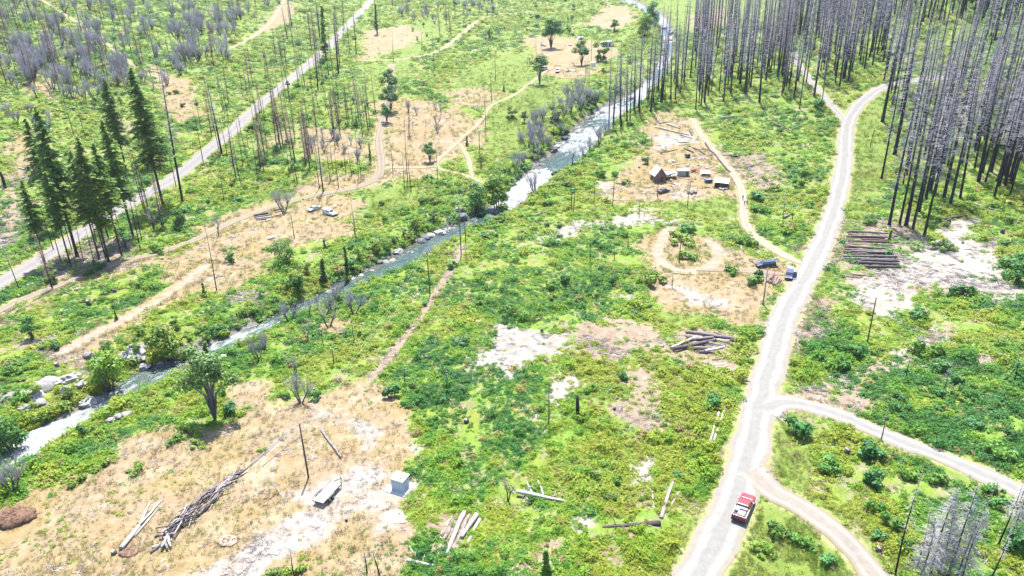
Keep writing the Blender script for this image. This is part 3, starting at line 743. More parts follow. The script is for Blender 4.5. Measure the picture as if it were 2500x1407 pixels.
USED = {}
def plant(variants, key, name, stem, cat, group, loc, scale, rz=None, tilt=0.0, sz=1.0):
    """stand one copy of a tree kind on the land"""
    parts = variants[key]
    o = bpy.data.objects.new(name, None); COL.objects.link(o); o.empty_display_size = .2
    o.location = loc; o.scale = (scale, scale, scale * sz)
    o.rotation_euler = (R.gauss(0, .014) + tilt * R.choice((-1, 1)), R.gauss(0, .014) + tilt * R.uniform(-1, 1), R.uniform(0, 6.28) if rz is None else rz)
    for pn, me in parts: link(pn, me, o)
    if stem: pend(o, stem, cat, group)
    return o
def height_to(b, py):
    """metres a plumb thing standing at b must have for its top to sit at picture height py"""
    lo, hi = .3, 75.0
    for _ in range(30):
        m = (lo + hi) / 2; d = Vector((b.x, b.y, b.z + m - HGT)); y = 703.5 - FPX * d.dot(up) / d.dot(fw)
        if y > py: lo = m
        else: hi = m
    return lo
def inpoly(poly, x, y):
    c = False; n = len(poly)
    for i in range(n):
        (ax, ay), (bx, by) = poly[i], poly[(i + 1) % n]
        if (ay > y) != (by > y) and x < (bx - ax) * (y - ay) / (by - ay) + ax: c = not c
    return c
def clear_of_tracks(p, m=1.0):
    for _, _, w, P in TR:
        if np.hypot(P[:, 0] - p.x, P[:, 1] - p.y).min() < w + m: return False
    return sdf(RIVER, np.array([p.x]), np.array([p.y]), 12)[0] < -.5
TAKEN = []
def scatter_in(poly, n, gap, rng=R, m=1.0):
    """n spots on the land inside an outline, no two nearer than gap metres"""
    xs, ys_ = [p[0] for p in poly], [p[1] for p in poly]; out = []; tries = 0
    while len(out) < n and tries < n * 14:
        tries += 1
        x, y = rng.uniform(min(xs), max(xs)), rng.uniform(min(ys_), max(ys_))
        if not inpoly(poly, x, y): continue
        p = at(x, y)
        if any((p.x - t[0]) ** 2 + (p.y - t[1]) ** 2 < gap * gap for t in TAKEN) or not clear_of_tracks(p, m): continue
        TAKEN.append((p.x, p.y)); out.append(p)
    return out

# ------------------------------------------------------------------ dead conifers
DC = {}
DC['stand5'] = dead_conifer(150, 40, .44, .25, 110, 2.2, 3, top=.66)
DC['dense4'] = dead_conifer(151, 40, .46, .28, 130, 2.8, 3, top=.74)
for k in range(5): DC['stand%d' % k] = dead_conifer(100 + k, 40, .40 + .07 * (k % 3), .22 + .05 * (k % 3), 230, 2.6, 4)
for k in range(4): DC['dense%d' % k] = dead_conifer(200 + k, 40, .38 + .08 * (k % 3), .30 + .04 * (k % 2), 230, 3.3, 4, None, 1.0, .85)
for k in range(3): DC['slim%d' % k] = dead_conifer(300 + k, 24, .15, .40, 70, 1.1, 2)
for k in range(3): DC['pole%d' % k] = dead_conifer(400 + k, 24, .17, .55, 26, .8, 1)
for k in range(2): DC['mist%d' % k] = dead_conifer(450 + k, 14, .13, .08, 260, 2.6, 5, M_PALET, 1.0, .7)
for k in range(2): DC['brown%d' % k] = dead_conifer(500 + k, 24, .22, .12, 260, 2.1, 4, M_TWIGB)
HV = {'stand': 40, 'dense': 40, 'slim': 24, 'pole': 24, 'brown': 24, 'mist': 14}
DW = {'stand': 'tall charred dead conifer', 'dense': 'tall twiggy grey dead conifer', 'slim': 'slim dead conifer', 'pole': 'thin burnt pole tree', 'brown': 'rusty brown dead conifer', 'mist': 'pale twiggy dead conifer'}
n_dead = 0
def dead(p, H, kind, tilt=0.0, word=None):
    tilt = tilt or R.choice((0, .012, .03))
    global n_dead; n_dead += 1
    key = kind + str(R.randrange(sum(k.startswith(kind) for k in DC)))
    h0 = HV[kind]; s = H / h0
    wide = s * R.uniform(.7, 1.2) if kind in ('stand', 'dense', 'mist') else (s + 1) / 2
    if not word and kind in ('stand', 'dense'):
        word = ('leaning ' if tilt > .02 else 'upright ') + ('very tall ' if H > 42 else 'tall ' if H > 36 else 'medium ' if H > 30 else 'short ') + ('stout ' if int(key[-1]) % 3 == 2 else '') + ('charred conifer' if kind == 'stand' else 'twiggy dead conifer')
    o = plant(DC, key, 'dead_conifer', word or DW[kind], 'dead tree', 'burnt conifers standing in the valley', p, wide, tilt=tilt, sz=s / wide)
    return o
# right-hand stand above the log deck
FB = [(2170,550),(2195,550),(2211,552),(2229,560),(2243,519),(2257,575),(2259,488),(2303,484),(2318,505),(2344,484),(2405,451),(2426,483),(2438,457),(2464,482),(2497,501),(2153,436),(2305,399),(2283,473),(2387,445),(2454,455),(2154,297),(2270,470)]
for i, b in enumerate(FB):
    p = at(*b); TAKEN.append((p.x, p.y)); dead(p, R.uniform(41, 49), 'dense' if i % 3 else 'stand')
for p in scatter_in([(2150,300),(2200,205),(2520,180),(2560,480),(2500,470),(2380,420),(2270,440),(2200,470),(2165,420)], 40, 3.4): dead(p, R.choice((R.uniform(38, 49), R.uniform(38, 47), R.uniform(22, 38))), 'dense')
for p in scatter_in([(2180,40),(2560,30),(2560,190),(2190,185)], 26, 4.0): dead(p, R.uniform(32, 44), R.choice(('dense', 'dense', 'stand')))
# middle stand
FA = [(1516,305),(1530,294),(1538,292),(1559,266),(1595,256),(1637,246),(1660,230),(1698,266),(1706,250),(1725,218),(1731,197),(1784,190),(1807,218),(1821,230),(1853,253),(1870,197),(1496,315),(1486,307),(1909,233),(1938,239),(1952,269),(1988,238),(2006,256),(2038,206),(2049,215),(2071,202),(2104,124),(2136,120),(2150,115),(2176,180)]
for b in FA:
    p = at(*b); TAKEN.append((p.x, p.y)); dead(p, R.uniform(28, 38), 'stand')
dead(at(1624, 235), 15, 'pole', .12, 'leaning thin burnt pole tree')
for p in scatter_in([(1660,232),(1760,180),(1890,110),(2040,60),(2160,60),(2165,160),(2060,200),(1990,170),(1900,180),(1820,210),(1720,240)], 56, 3.0): dead(p, R.choice((R.uniform(28, 40), R.uniform(16, 32))), R.choice(('stand', 'stand', 'dense')))
for p in scatter_in([(1500,310),(1620,235),(1560,235),(1480,290)], 8, 3): dead(p, R.uniform(16, 28), R.choice(('stand', 'slim')))
# beside the paved road and on the left meadow
for (x, y, t, k) in [(707,248,60,'pole'),(745,218,70,'pole'),(760,212,90,'slim'),(777,220,20,'stand'),(791,205,80,'slim'),(803,190,60,'pole'),(814,187,40,'pole'),(786,192,70,'slim'),(831,164,0,'brown'),(826,180,5,'dense'),(854,136,10,'slim'),(870,133,0,'dense'),(922,84,-20,'dense'),(852,300,170,'pole'),(863,307,185,'pole'),(885,333,200,'slim'),(899,320,175,'pole'),(904,312,190,'pole'),(916,276,150,'pole'),(999,330,245,'brown'),(647,300,215,'pole'),(745,333,240,'pole'),(789,469,310,'stand'),(781,460,330,'pole'),(807,445,340,'pole'),(813,422,330,'slim'),(826,459,345,'pole'),(845,427,320,'slim'),(859,432,325,'slim'),(877,438,310,'slim'),(882,437,350,'pole'),(960,429,330,'pole'),(988,463,370,'slim'),(995,447,260,'slim'),(1004,470,350,'pole'),(1021,463,420,'pole'),(1046,450,400,'pole'),(1053,452,410,'pole'),(707,427,330,'slim'),(719,445,370,'pole'),(726,450,360,'pole'),(866,578,480,'slim'),(871,593,500,'slim'),(445,493,120,'dense'),(361,504,350,'pole'),(343,611,420,'pole'),(376,563,470,'slim'),(46,707,560,'slim'),(128,706,560,'brown'),(530,708,520,'slim'),(589,455,345,'pole'),(548,496,390,'pole'),(540,376,180,'stand'),(535,372,210,'slim'),(545,380,260,'pole'),(556,382,260,'pole'),(498,401,250,'pole'),(570,410,270,'pole'),(612,420,330,'slim'),(1070,445,330,'slim'),(960,150,60,'slim'),(1030,125,60,'slim'),(1060,170,70,'slim'),(430,455,330,'pole'),(250,470,300,'pole'),(15,460,420,'pole'),(180,330,215,'pole'),(210,340,230,'pole'),(200,80,-30,'stand'),(262,160,40,'slim'),(265,200,95,'stand'),(270,180,70,'slim'),(30,160,20,'pole'),(70,50,-40,'stand'),(365,105,30,'slim'),(1090,60,-10,'brown'),(1075,95,0,'brown'),(1100,85,10,'brown'),(840,70,-30,'brown'),(150,640,500,'pole'),(130,610,480,'pole'),(205,640,510,'slim'),(235,655,540,'pole'),(1495,505,395,'pole'),(1450,500,420,'pole'),(1396,510,410,'pole'),(1605,480,385,'slim'),(1678,505,420,'pole'),(1570,345,300,'pole'),(1590,350,320,'pole'),(1400,520,440,'pole'),(1500,632,580,'pole'),(1440,640,560,'pole'),(1560,530,470,'pole'),(1338,1045,920,'pole'),(1092,955,890,'pole'),(990,940,880,'pole'),(866,835,780,'pole'),(790,850,790,'pole'),(815,890,830,'pole'),(1910,560,470,'slim'),(1932,545,480,'pole'),(2125,360,300,'pole'),(2210,930,860,'pole'),(2303,955,880,'slim'),(2475,935,845,'pole'),(2185,1400,1140,'slim'),(2330,1420,1170,'slim'),(2150,1075,1000,'pole'),(720,1410,1340,'pole'),(895,1400,1330,'pole'),(925,1405,1330,'pole'),(2480,1260,1130,'slim'),(2440,1330,1160,'slim'),(2270,1420,1190,'mist'),(2310,1415,1170,'mist'),(2340,1440,1240,'mist'),(2290,1400,1230,'mist'),(2240,1440,1250,'mist'),(2470,1300,1150,'mist'),(2240,1380,1230,'slim'),(2420,1420,1280,'slim'),(1640,700,660,'pole')]:
    p = at(x, y); TAKEN.append((p.x, p.y)); H = height_to(p, t); dead(p, H, k, R.choice((0, .02, .04)))
# further thin trees on the far slopes
for p in scatter_in([(1270,140),(1500,150),(1520,240),(1420,330),(1340,370),(1310,300),(1420,210)], 10, 4): dead(p, R.uniform(10, 20), R.choice(('slim', 'pole')))
for p in scatter_in([(560,300),(640,270),(760,240),(850,230),(900,300),(700,330),(560,390)], 16, 3): dead(p, R.uniform(9, 18), 'pole')
for p in scatter_in([(950,60),(1250,20),(1250,0),(960,0)], 6, 4): dead(p, R.uniform(10, 24), 'slim')
for p in scatter_in([(690,40),(820,20),(860,60),(700,160)], 12, 4): dead(p, R.uniform(14, 30), R.choice(('slim', 'stand')))

# ------------------------------------------------------------------ grey leafless broadleaves
BT = {}
for k in range(4): BT['oak%d' % k] = bare_broadleaf(600 + k, 11, .34, 1 + (k % 2) * 2, 8, 7)
for k in range(3): BT['thick%d' % k] = bare_broadleaf(640 + k, 12, .30, 4, 8, 6)
for k in range(2): BT['bleach%d' % k] = bare_broadleaf(660 + k, 9, .45, 2, 5, 4, M_PALEB, 1.1)
def bare(p, H, kind, word):
    n = sum(k.startswith(kind) for k in BT); h0 = {'oak': 11, 'thick': 12, 'bleach': 9}[kind]
    k_ = R.randrange(n)
    if word == 'leafless grey tree': word = ('tall ' if H > 13 else 'middling ' if H > 10 else 'short ') + ('many stemmed' if kind == 'thick' else 'forked' if k_ % 2 else 'single stemmed') + ' leafless tree'
    return plant(BT, kind + str(k_), 'bare_tree', word, 'bare tree', 'leafless grey broadleaf trees', p, H / h0)
for poly, n, lo, hi in [([(40,120),(160,90),(330,120),(340,200),(210,260),(60,210)], 50, 11, 17), ([(0,20),(420,0),(700,-5),(640,60),(380,110),(90,70)], 52, 10, 16), ([(420,60),(560,80),(560,160),(420,150)], 26, 11, 16), ([(0,250),(140,290),(140,340),(0,300)], 7, 7, 10), ([(720,330),(900,330),(890,400),(740,390)], 12, 5, 8), ([(990,260),(1090,270),(1080,330),(1000,330)], 8, 5, 8), ([(1270,330),(1400,230),(1500,240),(1480,310),(1380,420),(1300,470),(1250,440)], 34, 7, 13), ([(1560,60),(1620,40),(1640,90),(1570,120)], 8, 7, 10), ([(1420,330),(1500,290),(1470,350),(1420,390)], 18, 8, 13), ([(1000,40),(1240,0),(1250,40),(1100,70)], 12, 6, 10), ([(620,820),(860,700),(880,730),(640,860)], 7, 5, 8)]:
    for p in scatter_in(poly, n, 3.6): bare(p, R.uniform(lo, hi), R.choice(('oak', 'thick')), 'leafless grey tree')
for (x, y, t, k, w) in [(694,521,430,'oak','bare forked broadleaf tree'),(735,985,880,'oak',''),(722,915,840,'bleach','bleached dead forked tree'),(632,880,800,'oak','twin stemmed dead tree'),(865,770,680,'oak','leafless arching tree'),(805,800,700,'bleach','pale leafless spreading tree'),(750,830,760,'bleach','pale leafless spreading tree'),(35,1205,1080,'thick','grey leafless tree leaning over the rapids'),(1240,1220,1140,'bleach','small bleached forked snag'),(375,560,490,'bleach','bleached broken tree'),(535,575,490,'oak','arched leafless sapling'),(960,235,190,'thick','')]:
    p = at(x, y); TAKEN.append((p.x, p.y)); bare(p, height_to(p, t), k, w or 'leafless grey tree')

# ------------------------------------------------------------------ living trees
GC = {'a': green_conifer(700), 'b': green_conifer(701, 42, .40, .30, 200, 7.2), 'c': green_conifer(702, 42, .38, .40, 165, 6.0), 'young': green_conifer(703, 9, .12, .06, 80, 1.7, dead=0), 'spire': green_conifer(704, 16, .18, .15, 90, 1.6, dead=0)}
for (x, y, t, k, w) in [(188,624,262,'a','tallest dark green conifer'),(400,509,165,'b','straight tall green conifer'),(326,580,290,'a','broad green conifer leaning toward the road'),(266,640,335,'b','green conifer with long bare trunk'),(298,627,350,'c','green conifer in the middle of its clump'),(113,650,440,'c','short green conifer nearest the left edge'),(172,645,420,'c','narrow green conifer with bare lower trunk'),(310,420,190,'b','bushy green conifer behind the paved road'),(140,560,290,'c','loose green conifer beyond the road'),(243,634,370,'c','slender green conifer by the track')]:
    p = at(x, y); TAKEN.append((p.x, p.y)); H = height_to(p, t)
    o = plant(GC, k, 'green_conifer', w, 'conifer', 'green conifers beside the paved road', p, H / 42)
for (x, y, t, k, w) in [(1335,1405,1338,'young','small green pine sapling'),(797,150,15,'spire','small green spruce'),(848,665,600,'spire','dark green spruce on the riverbank'),(790,680,630,'young','dark green young fir'),(920,85,10,'spire','dark green fir'),(285,780,755,'young','tiny green fir'),(500,720,690,'young','tiny dark fir'),(1195,100,70,'young','dark young fir'),(2170,590,560,'young','small green fir'),(905,400,350,'spire','narrow ivy green fir'),(505,880,835,'young','bright green spire tree'),(1230,225,205,'young','round dark young fir'),(1140,355,330,'young','tiny dark fir')]:
    p = at(x, y); H = height_to(p, t); plant(GC, k, 'green_conifer', w, 'conifer', 'young green conifers', p, H / {'young': 9, 'spire': 16}[k])
LT = {'big': leafy_tree(800, 12, 4.2, 14, 230, .34, M_LEAFT, low=.42), 'dark0': leafy_tree(801, 8, 2.8, 9, 150, .36, M_LEAFD), 'dark1': leafy_tree(802, 8, 3.2, 10, 150, .36, M_LEAFD, low=.02), 'mid0': leafy_tree(803, 7, 2.8, 9, 150, .36, M_LEAFM, low=.02), 'mid1': leafy_tree(804, 7, 3.4, 10, 150, .36, M_LEAFM, low=.02), 'lime0': leafy_tree(805, 7, 2.8, 9, 160, .34, M_LEAFL, low=.02), 'oak': leafy_tree(806, 10, 4.2, 10, 130, .42, M_LEAFT, low=.45)}
LH = {'big': 12, 'dark0': 8, 'dark1': 8, 'mid0': 7, 'mid1': 7, 'lime0': 7, 'oak': 10}
for (x, y, t, k, w) in [(524,1018,845,'big','large live tree with grey green crown'),(1318,206,133,'oak','rounded live oak with grey limbs'),(1160,505,440,'dark1','dense dark green riverside tree'),(1212,495,425,'lime0','yellow green riverside tree'),(1345,118,40,'dark0','dark green round tree'),(1365,80,45,'dark1','dark green round tree'),(1590,60,-5,'dark1','tall leafy tree by the upper river'),(1575,90,30,'lime0','yellow green tree by the upper river'),(1500,80,45,'dark0','dark leafy tree'),(265,930,850,'lime0','lime green tree overhanging the water'),(20,1080,1010,'dark1','dark green tree at the left bank'),(410,860,790,'lime0','bright lime tree on the river edge'),(2480,690,610,'dark1','dark green round tree at the right edge'),(955,235,165,'dark0','ivy covered dark tree'),(955,275,205,'dark0','ivy covered dark tree'),(945,300,250,'dark0','half bare leafy tree'),(80,830,770,'dark0','dark green shrub tree below the road'),(130,690,640,'mid0','leafy tree under the conifers'),(1360,300,250,'mid0','dark leafy riverside tree'),(1280,300,270,'dark0','dark leafy tree'),(1420,160,95,'dark0','dark leafy tree'),(1470,150,95,'mid0','leafy tree'),(1050,395,345,'dark0','dark leafy tree'),(725,705,640,'mid0','rounded green riverside tree'),(690,650,590,'mid1','rounded green riverside tree'),(565,640,600,'mid0','low rounded green tree'),(400,560,520,'dark0','dark shaded tree under the dead conifer'),(445,560,505,'dark1','dark shaded tree under the dead conifer'),(310,610,555,'dark0','shaded tree under the conifers'),(1250,290,255,'mid0','light green tree')]:
    p = at(x, y); TAKEN.append((p.x, p.y)); H = height_to(p, t)
    plant(LT, k, 'leafy_tree', w, 'tree', None if k in ('big', 'oak') else 'living broadleaf trees', p, H / LH[k])
for poly, n, k in [([(1440,200),(1560,130),(1580,200),(1500,240)], 6, ('mid0', 'dark0')), ([(1290,130),(1330,60),(1420,40),(1400,100)], 6, ('dark0', 'mid0')), ([(250,850),(480,770),(700,680),(820,640),(700,740),(480,840),(300,900)], 10, ('mid1', 'lime0', 'mid0')), ([(860,640),(1000,560),(1100,510),(1060,550),(930,620)], 8, ('lime0', 'mid0')), ([(0,990),(130,960),(200,960),(80,1030),(0,1060)], 5, ('lime0', 'mid0')), ([(100,140),(330,180),(340,270),(200,280)], 14, ('dark0', 'mid0')), ([(650,200),(760,190),(840,200),(730,260)], 6, ('dark0', 'mid0')), ([(1000,60),(1240,50),(1100,110),(960,130)], 8, ('dark0', 'mid0')), ([(1270,0),(1470,0),(1380,50),(1280,80)], 12, ('dark0', 'mid0')), ([(380,110),(560,130),(560,170),(400,160)], 7, ('dark0', 'dark1')), ([(0,60),(80,120),(60,240),(0,200)], 6, ('dark0', 'mid0')), ([(850,210),(900,240),(900,330),(850,310)], 4, ('mid0', 'dark0'))]:
    for p in scatter_in(poly, n, 3.0):
        kk = R.choice(k); plant(LT, kk, 'leafy_tree', {'d': 'small dark leafy tree', 'm': 'small green leafy tree', 'l': 'small lime green tree'}[kk[0]], 'tree', 'living broadleaf trees', p, R.uniform(2.2, 4.2) / LH[kk])

# ------------------------------------------------------------------ bushes
BU = {}
for k in range(3): BU['d%d' % k] = bush_mesh(900 + k, 1.25, 1.7, 420, .26, M_LEAFD)
for k in range(3): BU['m%d' % k] = bush_mesh(910 + k, 1.3, 1.4, 360, .26, M_LEAFM)
for k in range(3): BU['l%d' % k] = bush_mesh(920 + k, 1.3, 1.2, 340, .26, M_LEAFL)
BW = {'d': 'round dark green bush', 'm': 'leafy mid green bush', 'l': 'lime green bush'}
def bush(x, y, rpx, k, w=None):
    p = at(x, y); D = (Vector(p) - Vector((0, 0, HGT))).dot(fw); s = rpx * D / FPX / 1.25; TAKEN.append((p.x, p.y))
    return plant(BU, k + str(R.randrange(3)), 'bush', w or BW[k], 'bush', 'bushes on the open slopes', p, s, sz=R.uniform(.6, 1.1), tilt=R.uniform(0, .2))
for (x, y, r, k) in [(1120,845,24,'d'),(958,970,24,'d'),(776,975,20,'d'),(1243,768,26,'m'),(1380,695,20,'d'),(1515,580,20,'m'),(1670,570,22,'d'),(1740,988,22,'d'),(1963,1065,36,'d'),(2122,1120,34,'d'),(2122,1180,30,'d'),(2015,1140,34,'m'),(2212,1165,24,'m'),(2290,1180,26,'m'),(2445,1120,32,'m'),(2100,870,28,'d'),(2130,870,20,'m'),(2060,905,20,'d'),(2235,775,24,'d'),(2350,725,30,'d'),(2255,860,36,'m'),(2290,900,26,'d'),(2300,610,24,'l'),(2460,600,16,'m'),(2480,660,36,'d'),(2125,550,16,'m'),(1998,270,22,'d'),(1960,430,18,'m'),(1850,490,22,'d'),(1855,520,22,'m'),(1785,665,22,'m'),(1848,695,24,'m'),(1850,680,16,'d'),(1495,690,16,'d'),(1345,705,18,'m'),(1210,460,14,'d'),(1045,500,22,'m'),(1030,710,14,'d'),(1037,745,12,'d'),(1185,585,16,'d'),(1205,580,14,'m'),(1110,655,16,'m'),(1175,745,14,'m'),(1080,980,16,'d'),(1140,970,10,'m'),(540,965,16,'m'),(560,1010,22,'d'),(200,1060,16,'d'),(150,985,22,'m'),(90,1010,20,'l'),(65,975,24,'m'),(345,700,16,'m'),(245,660,18,'d'),(215,670,18,'m'),(380,620,20,'m'),(140,850,18,'d'),(110,850,14,'m'),(310,860,12,'m'),(290,830,10,'d'),(170,700,10,'d'),(1205,820,14,'m'),(1660,595,30,'l'),(1690,632,26,'l'),(1600,690,30,'l'),(1820,600,24,'m'),(1790,590,24,'m'),(1830,885,12,'m'),(1590,905,14,'m'),(1605,860,16,'m'),(1445,960,18,'m'),(1490,960,20,'m'),(1520,930,16,'d'),(1420,1020,18,'m'),(1530,800,12,'m'),(1450,725,14,'m'),(1550,765,14,'d'),(1570,780,14,'l'),(1300,955,14,'m'),(640,1100,10,'l'),(700,970,12,'d'),(930,500,10,'d'),(480,1090,18,'l'),(250,1140,22,'l'),(190,1180,22,'l'),(330,1150,22,'l'),(460,1060,24,'l'),(420,1080,20,'m'),(720,1400,24,'l'),(660,1410,22,'m'),(1900,1300,30,'m'),(1960,1330,30,'m'),(2020,1370,24,'d'),(1860,1350,24,'l'),(1490,1220,16,'m'),(1650,1165,16,'d'),(1660,1040,14,'m'),(1170,510,18,'d'),(2420,1200,22,'m'),(2130,1240,24,'m'),(2180,1280,26,'m'),(2140,1310,24,'d'),(2210,1330,22,'m'),(2480,1350,36,'d'),(2440,1240,24,'d'),(2200,1010,20,'d'),(2370,1040,22,'d'),(2420,1010,18,'m'),(1340,500,14,'m'),(1360,420,14,'d'),(1400,470,14,'m'),(1290,530,14,'m'),(1225,540,14,'m'),(1500,430,12,'m'),(1530,450,12,'m'),(1460,430,16,'m'),(1580,400,12,'d'),(1375,595,8,'d'),(1365,555,10,'d'),(1370,580,10,'d'),(1335,555,9,'d'),(650,610,9,'l'),(940,540,8,'d'),(1130,470,16,'m')]:
    bush(x, y, r, k)
for poly, n, lo, hi, kk in [([(980,620),(1200,580),(1500,700),(1300,780),(1050,900)], 12, 8, 13, 'm'), ([(1240,1050),(1600,1100),(1700,1150),(1500,1390),(1200,1380)], 14, 10, 16, 'ml'), ([(1900,800),(2060,760),(2160,880),(2000,930)], 8, 10, 15, 'ml'), ([(2060,1040),(2500,800),(2500,1100),(2300,1080)], 18, 12, 20, 'mld'), ([(1700,280),(1900,260),(2020,330),(2000,500),(1850,430)], 12, 6, 12, 'ml'), ([(600,250),(900,200),(850,300),(640,440)], 8, 8, 13, 'md'), ([(400,540),(620,420),(640,470),(450,560)], 10, 8, 14, 'md'), ([(150,280),(500,200),(560,280),(400,420),(300,380)], 9, 7, 12, 'md'), ([(1100,10),(1470,10),(1300,80),(1100,120)], 8, 6, 10, 'd'), ([(1280,370),(1380,280),(1400,300),(1320,380),(1240,460)], 8, 8, 14, 'md'), ([(2180,480),(2500,490),(2480,560),(2220,570)], 14, 10, 18, 'lm'), ([(430,860),(560,800),(700,745),(820,690),(880,650),(830,640),(700,700),(540,790),(420,830)], 20, 10, 22, 'mld'), ([(330,990),(560,885),(760,780),(1000,680),(1060,660),(780,800),(560,905),(340,1010)], 14, 9, 16, 'ml'), ([(1150,560),(1300,490),(1420,400),(1450,400),(1320,500),(1170,580)], 12, 8, 14, 'mld'), ([(880,640),(1000,580),(1100,520),(1080,500),(960,570),(860,630)], 16, 9, 17, 'mld'), ([(1180,500),(1280,400),(1380,320),(1470,250),(1440,250),(1340,330),(1240,410)], 16, 8, 16, 'md'), ([(1480,350),(1580,250),(1650,190),(1660,230),(1560,300)], 9, 7, 13, 'md'), ([(0,870),(110,930),(100,980),(0,960)], 6, 10, 18, 'lm'), ([(1850,420),(1960,440),(1990,520),(1870,570)], 8, 8, 14, 'ml')]:
    xs, ys_ = [p[0] for p in poly], [p[1] for p in poly]; c = 0; tr = 0
    while c < n and tr < n * 10:
        tr += 1; x, y = R.uniform(min(xs), max(xs)), R.uniform(min(ys_), max(ys_))
        if inpoly(poly, x, y) and clear_of_tracks(at(x, y), 1.2): bush(x, y, R.uniform(lo, hi), R.choice(kk)); c += 1

# ------------------------------------------------------------------ undergrowth nobody could count
def proto(kind, seed, name, mat):
    q = random.Random(seed); L = Leaves(seed)
    if kind == 'clump':
        for i in range(46):
            a, e = q.uniform(0, 6.283), q.random() ** .6 * .62
            z = .30 * (1 - (e / .7) ** 2) * q.uniform(.35, 1.1) + .05
            L.leaf((math.cos(a) * e, math.sin(a) * e, z), q.uniform(.11, .21), Vector((math.cos(a) * .5 + q.gauss(0, .4), math.sin(a) * .5 + q.gauss(0, .4), 1)).normalized(), 1.6, Vector((math.cos(a), math.sin(a), .2)))
    elif kind == 'shrub':
        for i in range(64):
            d = Vector((q.gauss(0, 1), q.gauss(0, 1), abs(q.gauss(0, 1)))).normalized(); w = q.random() ** .35
            L.leaf((d.x * .62 * w, d.y * .62 * w, .25 + d.z * .75 * w), q.uniform(.12, .22), (d + Vector((q.gauss(0, .5), q.gauss(0, .5), .5))).normalized(), 1.4)
    else:
        for i in range(22):
            a, e, h = q.uniform(0, 6.283), q.random() * .3, q.uniform(.25, .6)
            d = Vector((math.cos(a), math.sin(a), 0)); n = (d * -.6 + Vector((0, 0, .5))).normalized()
            L.leaf(d * (e + .12) + Vector((0, 0, h * .5)), .05, n, h / .05, (d * .45 + Vector((0, 0, 1))))
    return bpy.data.objects.new(name, L.mesh(name, mat))
def stuff(name, protos, pts, rot, scl, tint, pick):
    col = bpy.data.collections.new(name + '_kinds')
    for o in protos: col.objects.link(o)
    me = bpy.data.meshes.new(name); me.vertices.add(len(pts)); me.vertices.foreach_set('co', np.asarray(pts, np.float32).ravel())
    fattr(me, 'turn', 'FLOAT_VECTOR', rot); fattr(me, 'size', 'FLOAT', scl); fattr(me, 'pick', 'INT', pick)
    fattr(me, 'tint', 'FLOAT_COLOR', np.concatenate([tint, np.ones((len(pts), 1))], 1))
    g = bpy.data.node_groups.new(name, 'GeometryNodeTree')
    g.interface.new_socket('Geometry', in_out='INPUT', socket_type='NodeSocketGeometry'); g.interface.new_socket('Geometry', in_out='OUTPUT', socket_type='NodeSocketGeometry')
    gi, go = g.nodes.new('NodeGroupInput'), g.nodes.new('NodeGroupOutput')
    ci = g.nodes.new('GeometryNodeCollectionInfo'); ci.inputs[0].default_value = col; ci.inputs[1].default_value = True; ci.inputs[2].default_value = True
    ip = g.nodes.new('GeometryNodeInstanceOnPoints'); ip.inputs['Pick Instance'].default_value = True
    def na(n, ty):
        a = g.nodes.new('GeometryNodeInputNamedAttribute'); a.data_type = ty; a.inputs[0].default_value = n
        return next(s for s in a.outputs if s.enabled and s.name == 'Attribute')
    L = g.links.new
    L(gi.outputs[0], ip.inputs['Points']); L(ci.outputs[0], ip.inputs['Instance']); L(na('pick', 'INT'), ip.inputs['Instance Index'])
    L(na('turn', 'FLOAT_VECTOR'), ip.inputs['Rotation']); L(na('size', 'FLOAT'), ip.inputs['Scale']); L(ip.outputs[0], go.inputs[0])
    o = link(name, me); md = o.modifiers.new('spread', 'NODES'); md.node_group = g
    tag(o, kind='stuff'); return o
def sample(n, p, y0=52, y1=900):
    u = RN.random(n); k = 2 - p
    y = ((y0 ** k) + u * (y1 ** k - y0 ** k)) ** (1 / k)
    x = (RN.random(n) * 2 - 1) * (.80 * y + 16)
    return x, y
GREENZ = [G(p) for p in ([(1050,700),(1200,640),(1420,640),(1530,760),(1400,800),(1180,780),(1080,880),(1000,830)], [(1060,930),(1400,900),(1540,860),(1540,960),(1440,1090),(1280,1100),(1050,1020)], [(2170,900),(2480,800),(2480,1060),(2280,1060)], [(560,260),(760,240),(900,290),(760,330),(600,420)], [(0,0),(640,0),(560,140),(300,260),(0,260)], [(1560,330),(1650,300),(1560,380)], [(1880,1260),(2080,1400),(1800,1440)])]
YELZ = [G(p) for p in ([(1060,640),(1120,600),(1060,730),(960,860),(880,900),(960,800)], [(1000,1180),(1300,1120),(1600,1180),(1650,1300),(1500,1400),(1180,1360)], [(2180,540),(2480,470),(2500,580),(2280,600)], [(1300,560),(1440,480),(1560,500),(1400,540)], [(640,200),(760,190),(680,260)])]
x, y = sample(470000, 2.12)
c = cover(x, y); dd = np.hypot(x, y)
gaps = fbm(x, y, 7, 301, 3)
pr = S(gaps, .26, .46) * .8 + .2 * S(fbm(x, y, 2.2, 315, 2), .35, .55)
pr = pr * (1 - .93 * c['dry']) * (1 - .975 * c['grav']) * (1 - .82 * c['soil']) * (1 - .62 * c['grass'])
pr = pr * S(c['track'], -.2, .8 + 2.0 * fbm(x, y, 5, 303, 2)) * (c['river'] < -.8)
keep = RN.random(len(x)) < pr
x, y, dd = x[keep], y[keep], dd[keep]; c = {k: v[keep] for k, v in c.items()}
n = len(x)
lush = S(c['river'], -9, -2) * .8 + (fbm(x, y, 11, 305, 3) > .60) * .5
shrub = RN.random(n) < (.10 + .45 * lush) * (1 - c['grass']) * (1 - c['dry'])
pick = np.where(shrub, RN.integers(3, 6, n), RN.integers(0, 3, n))
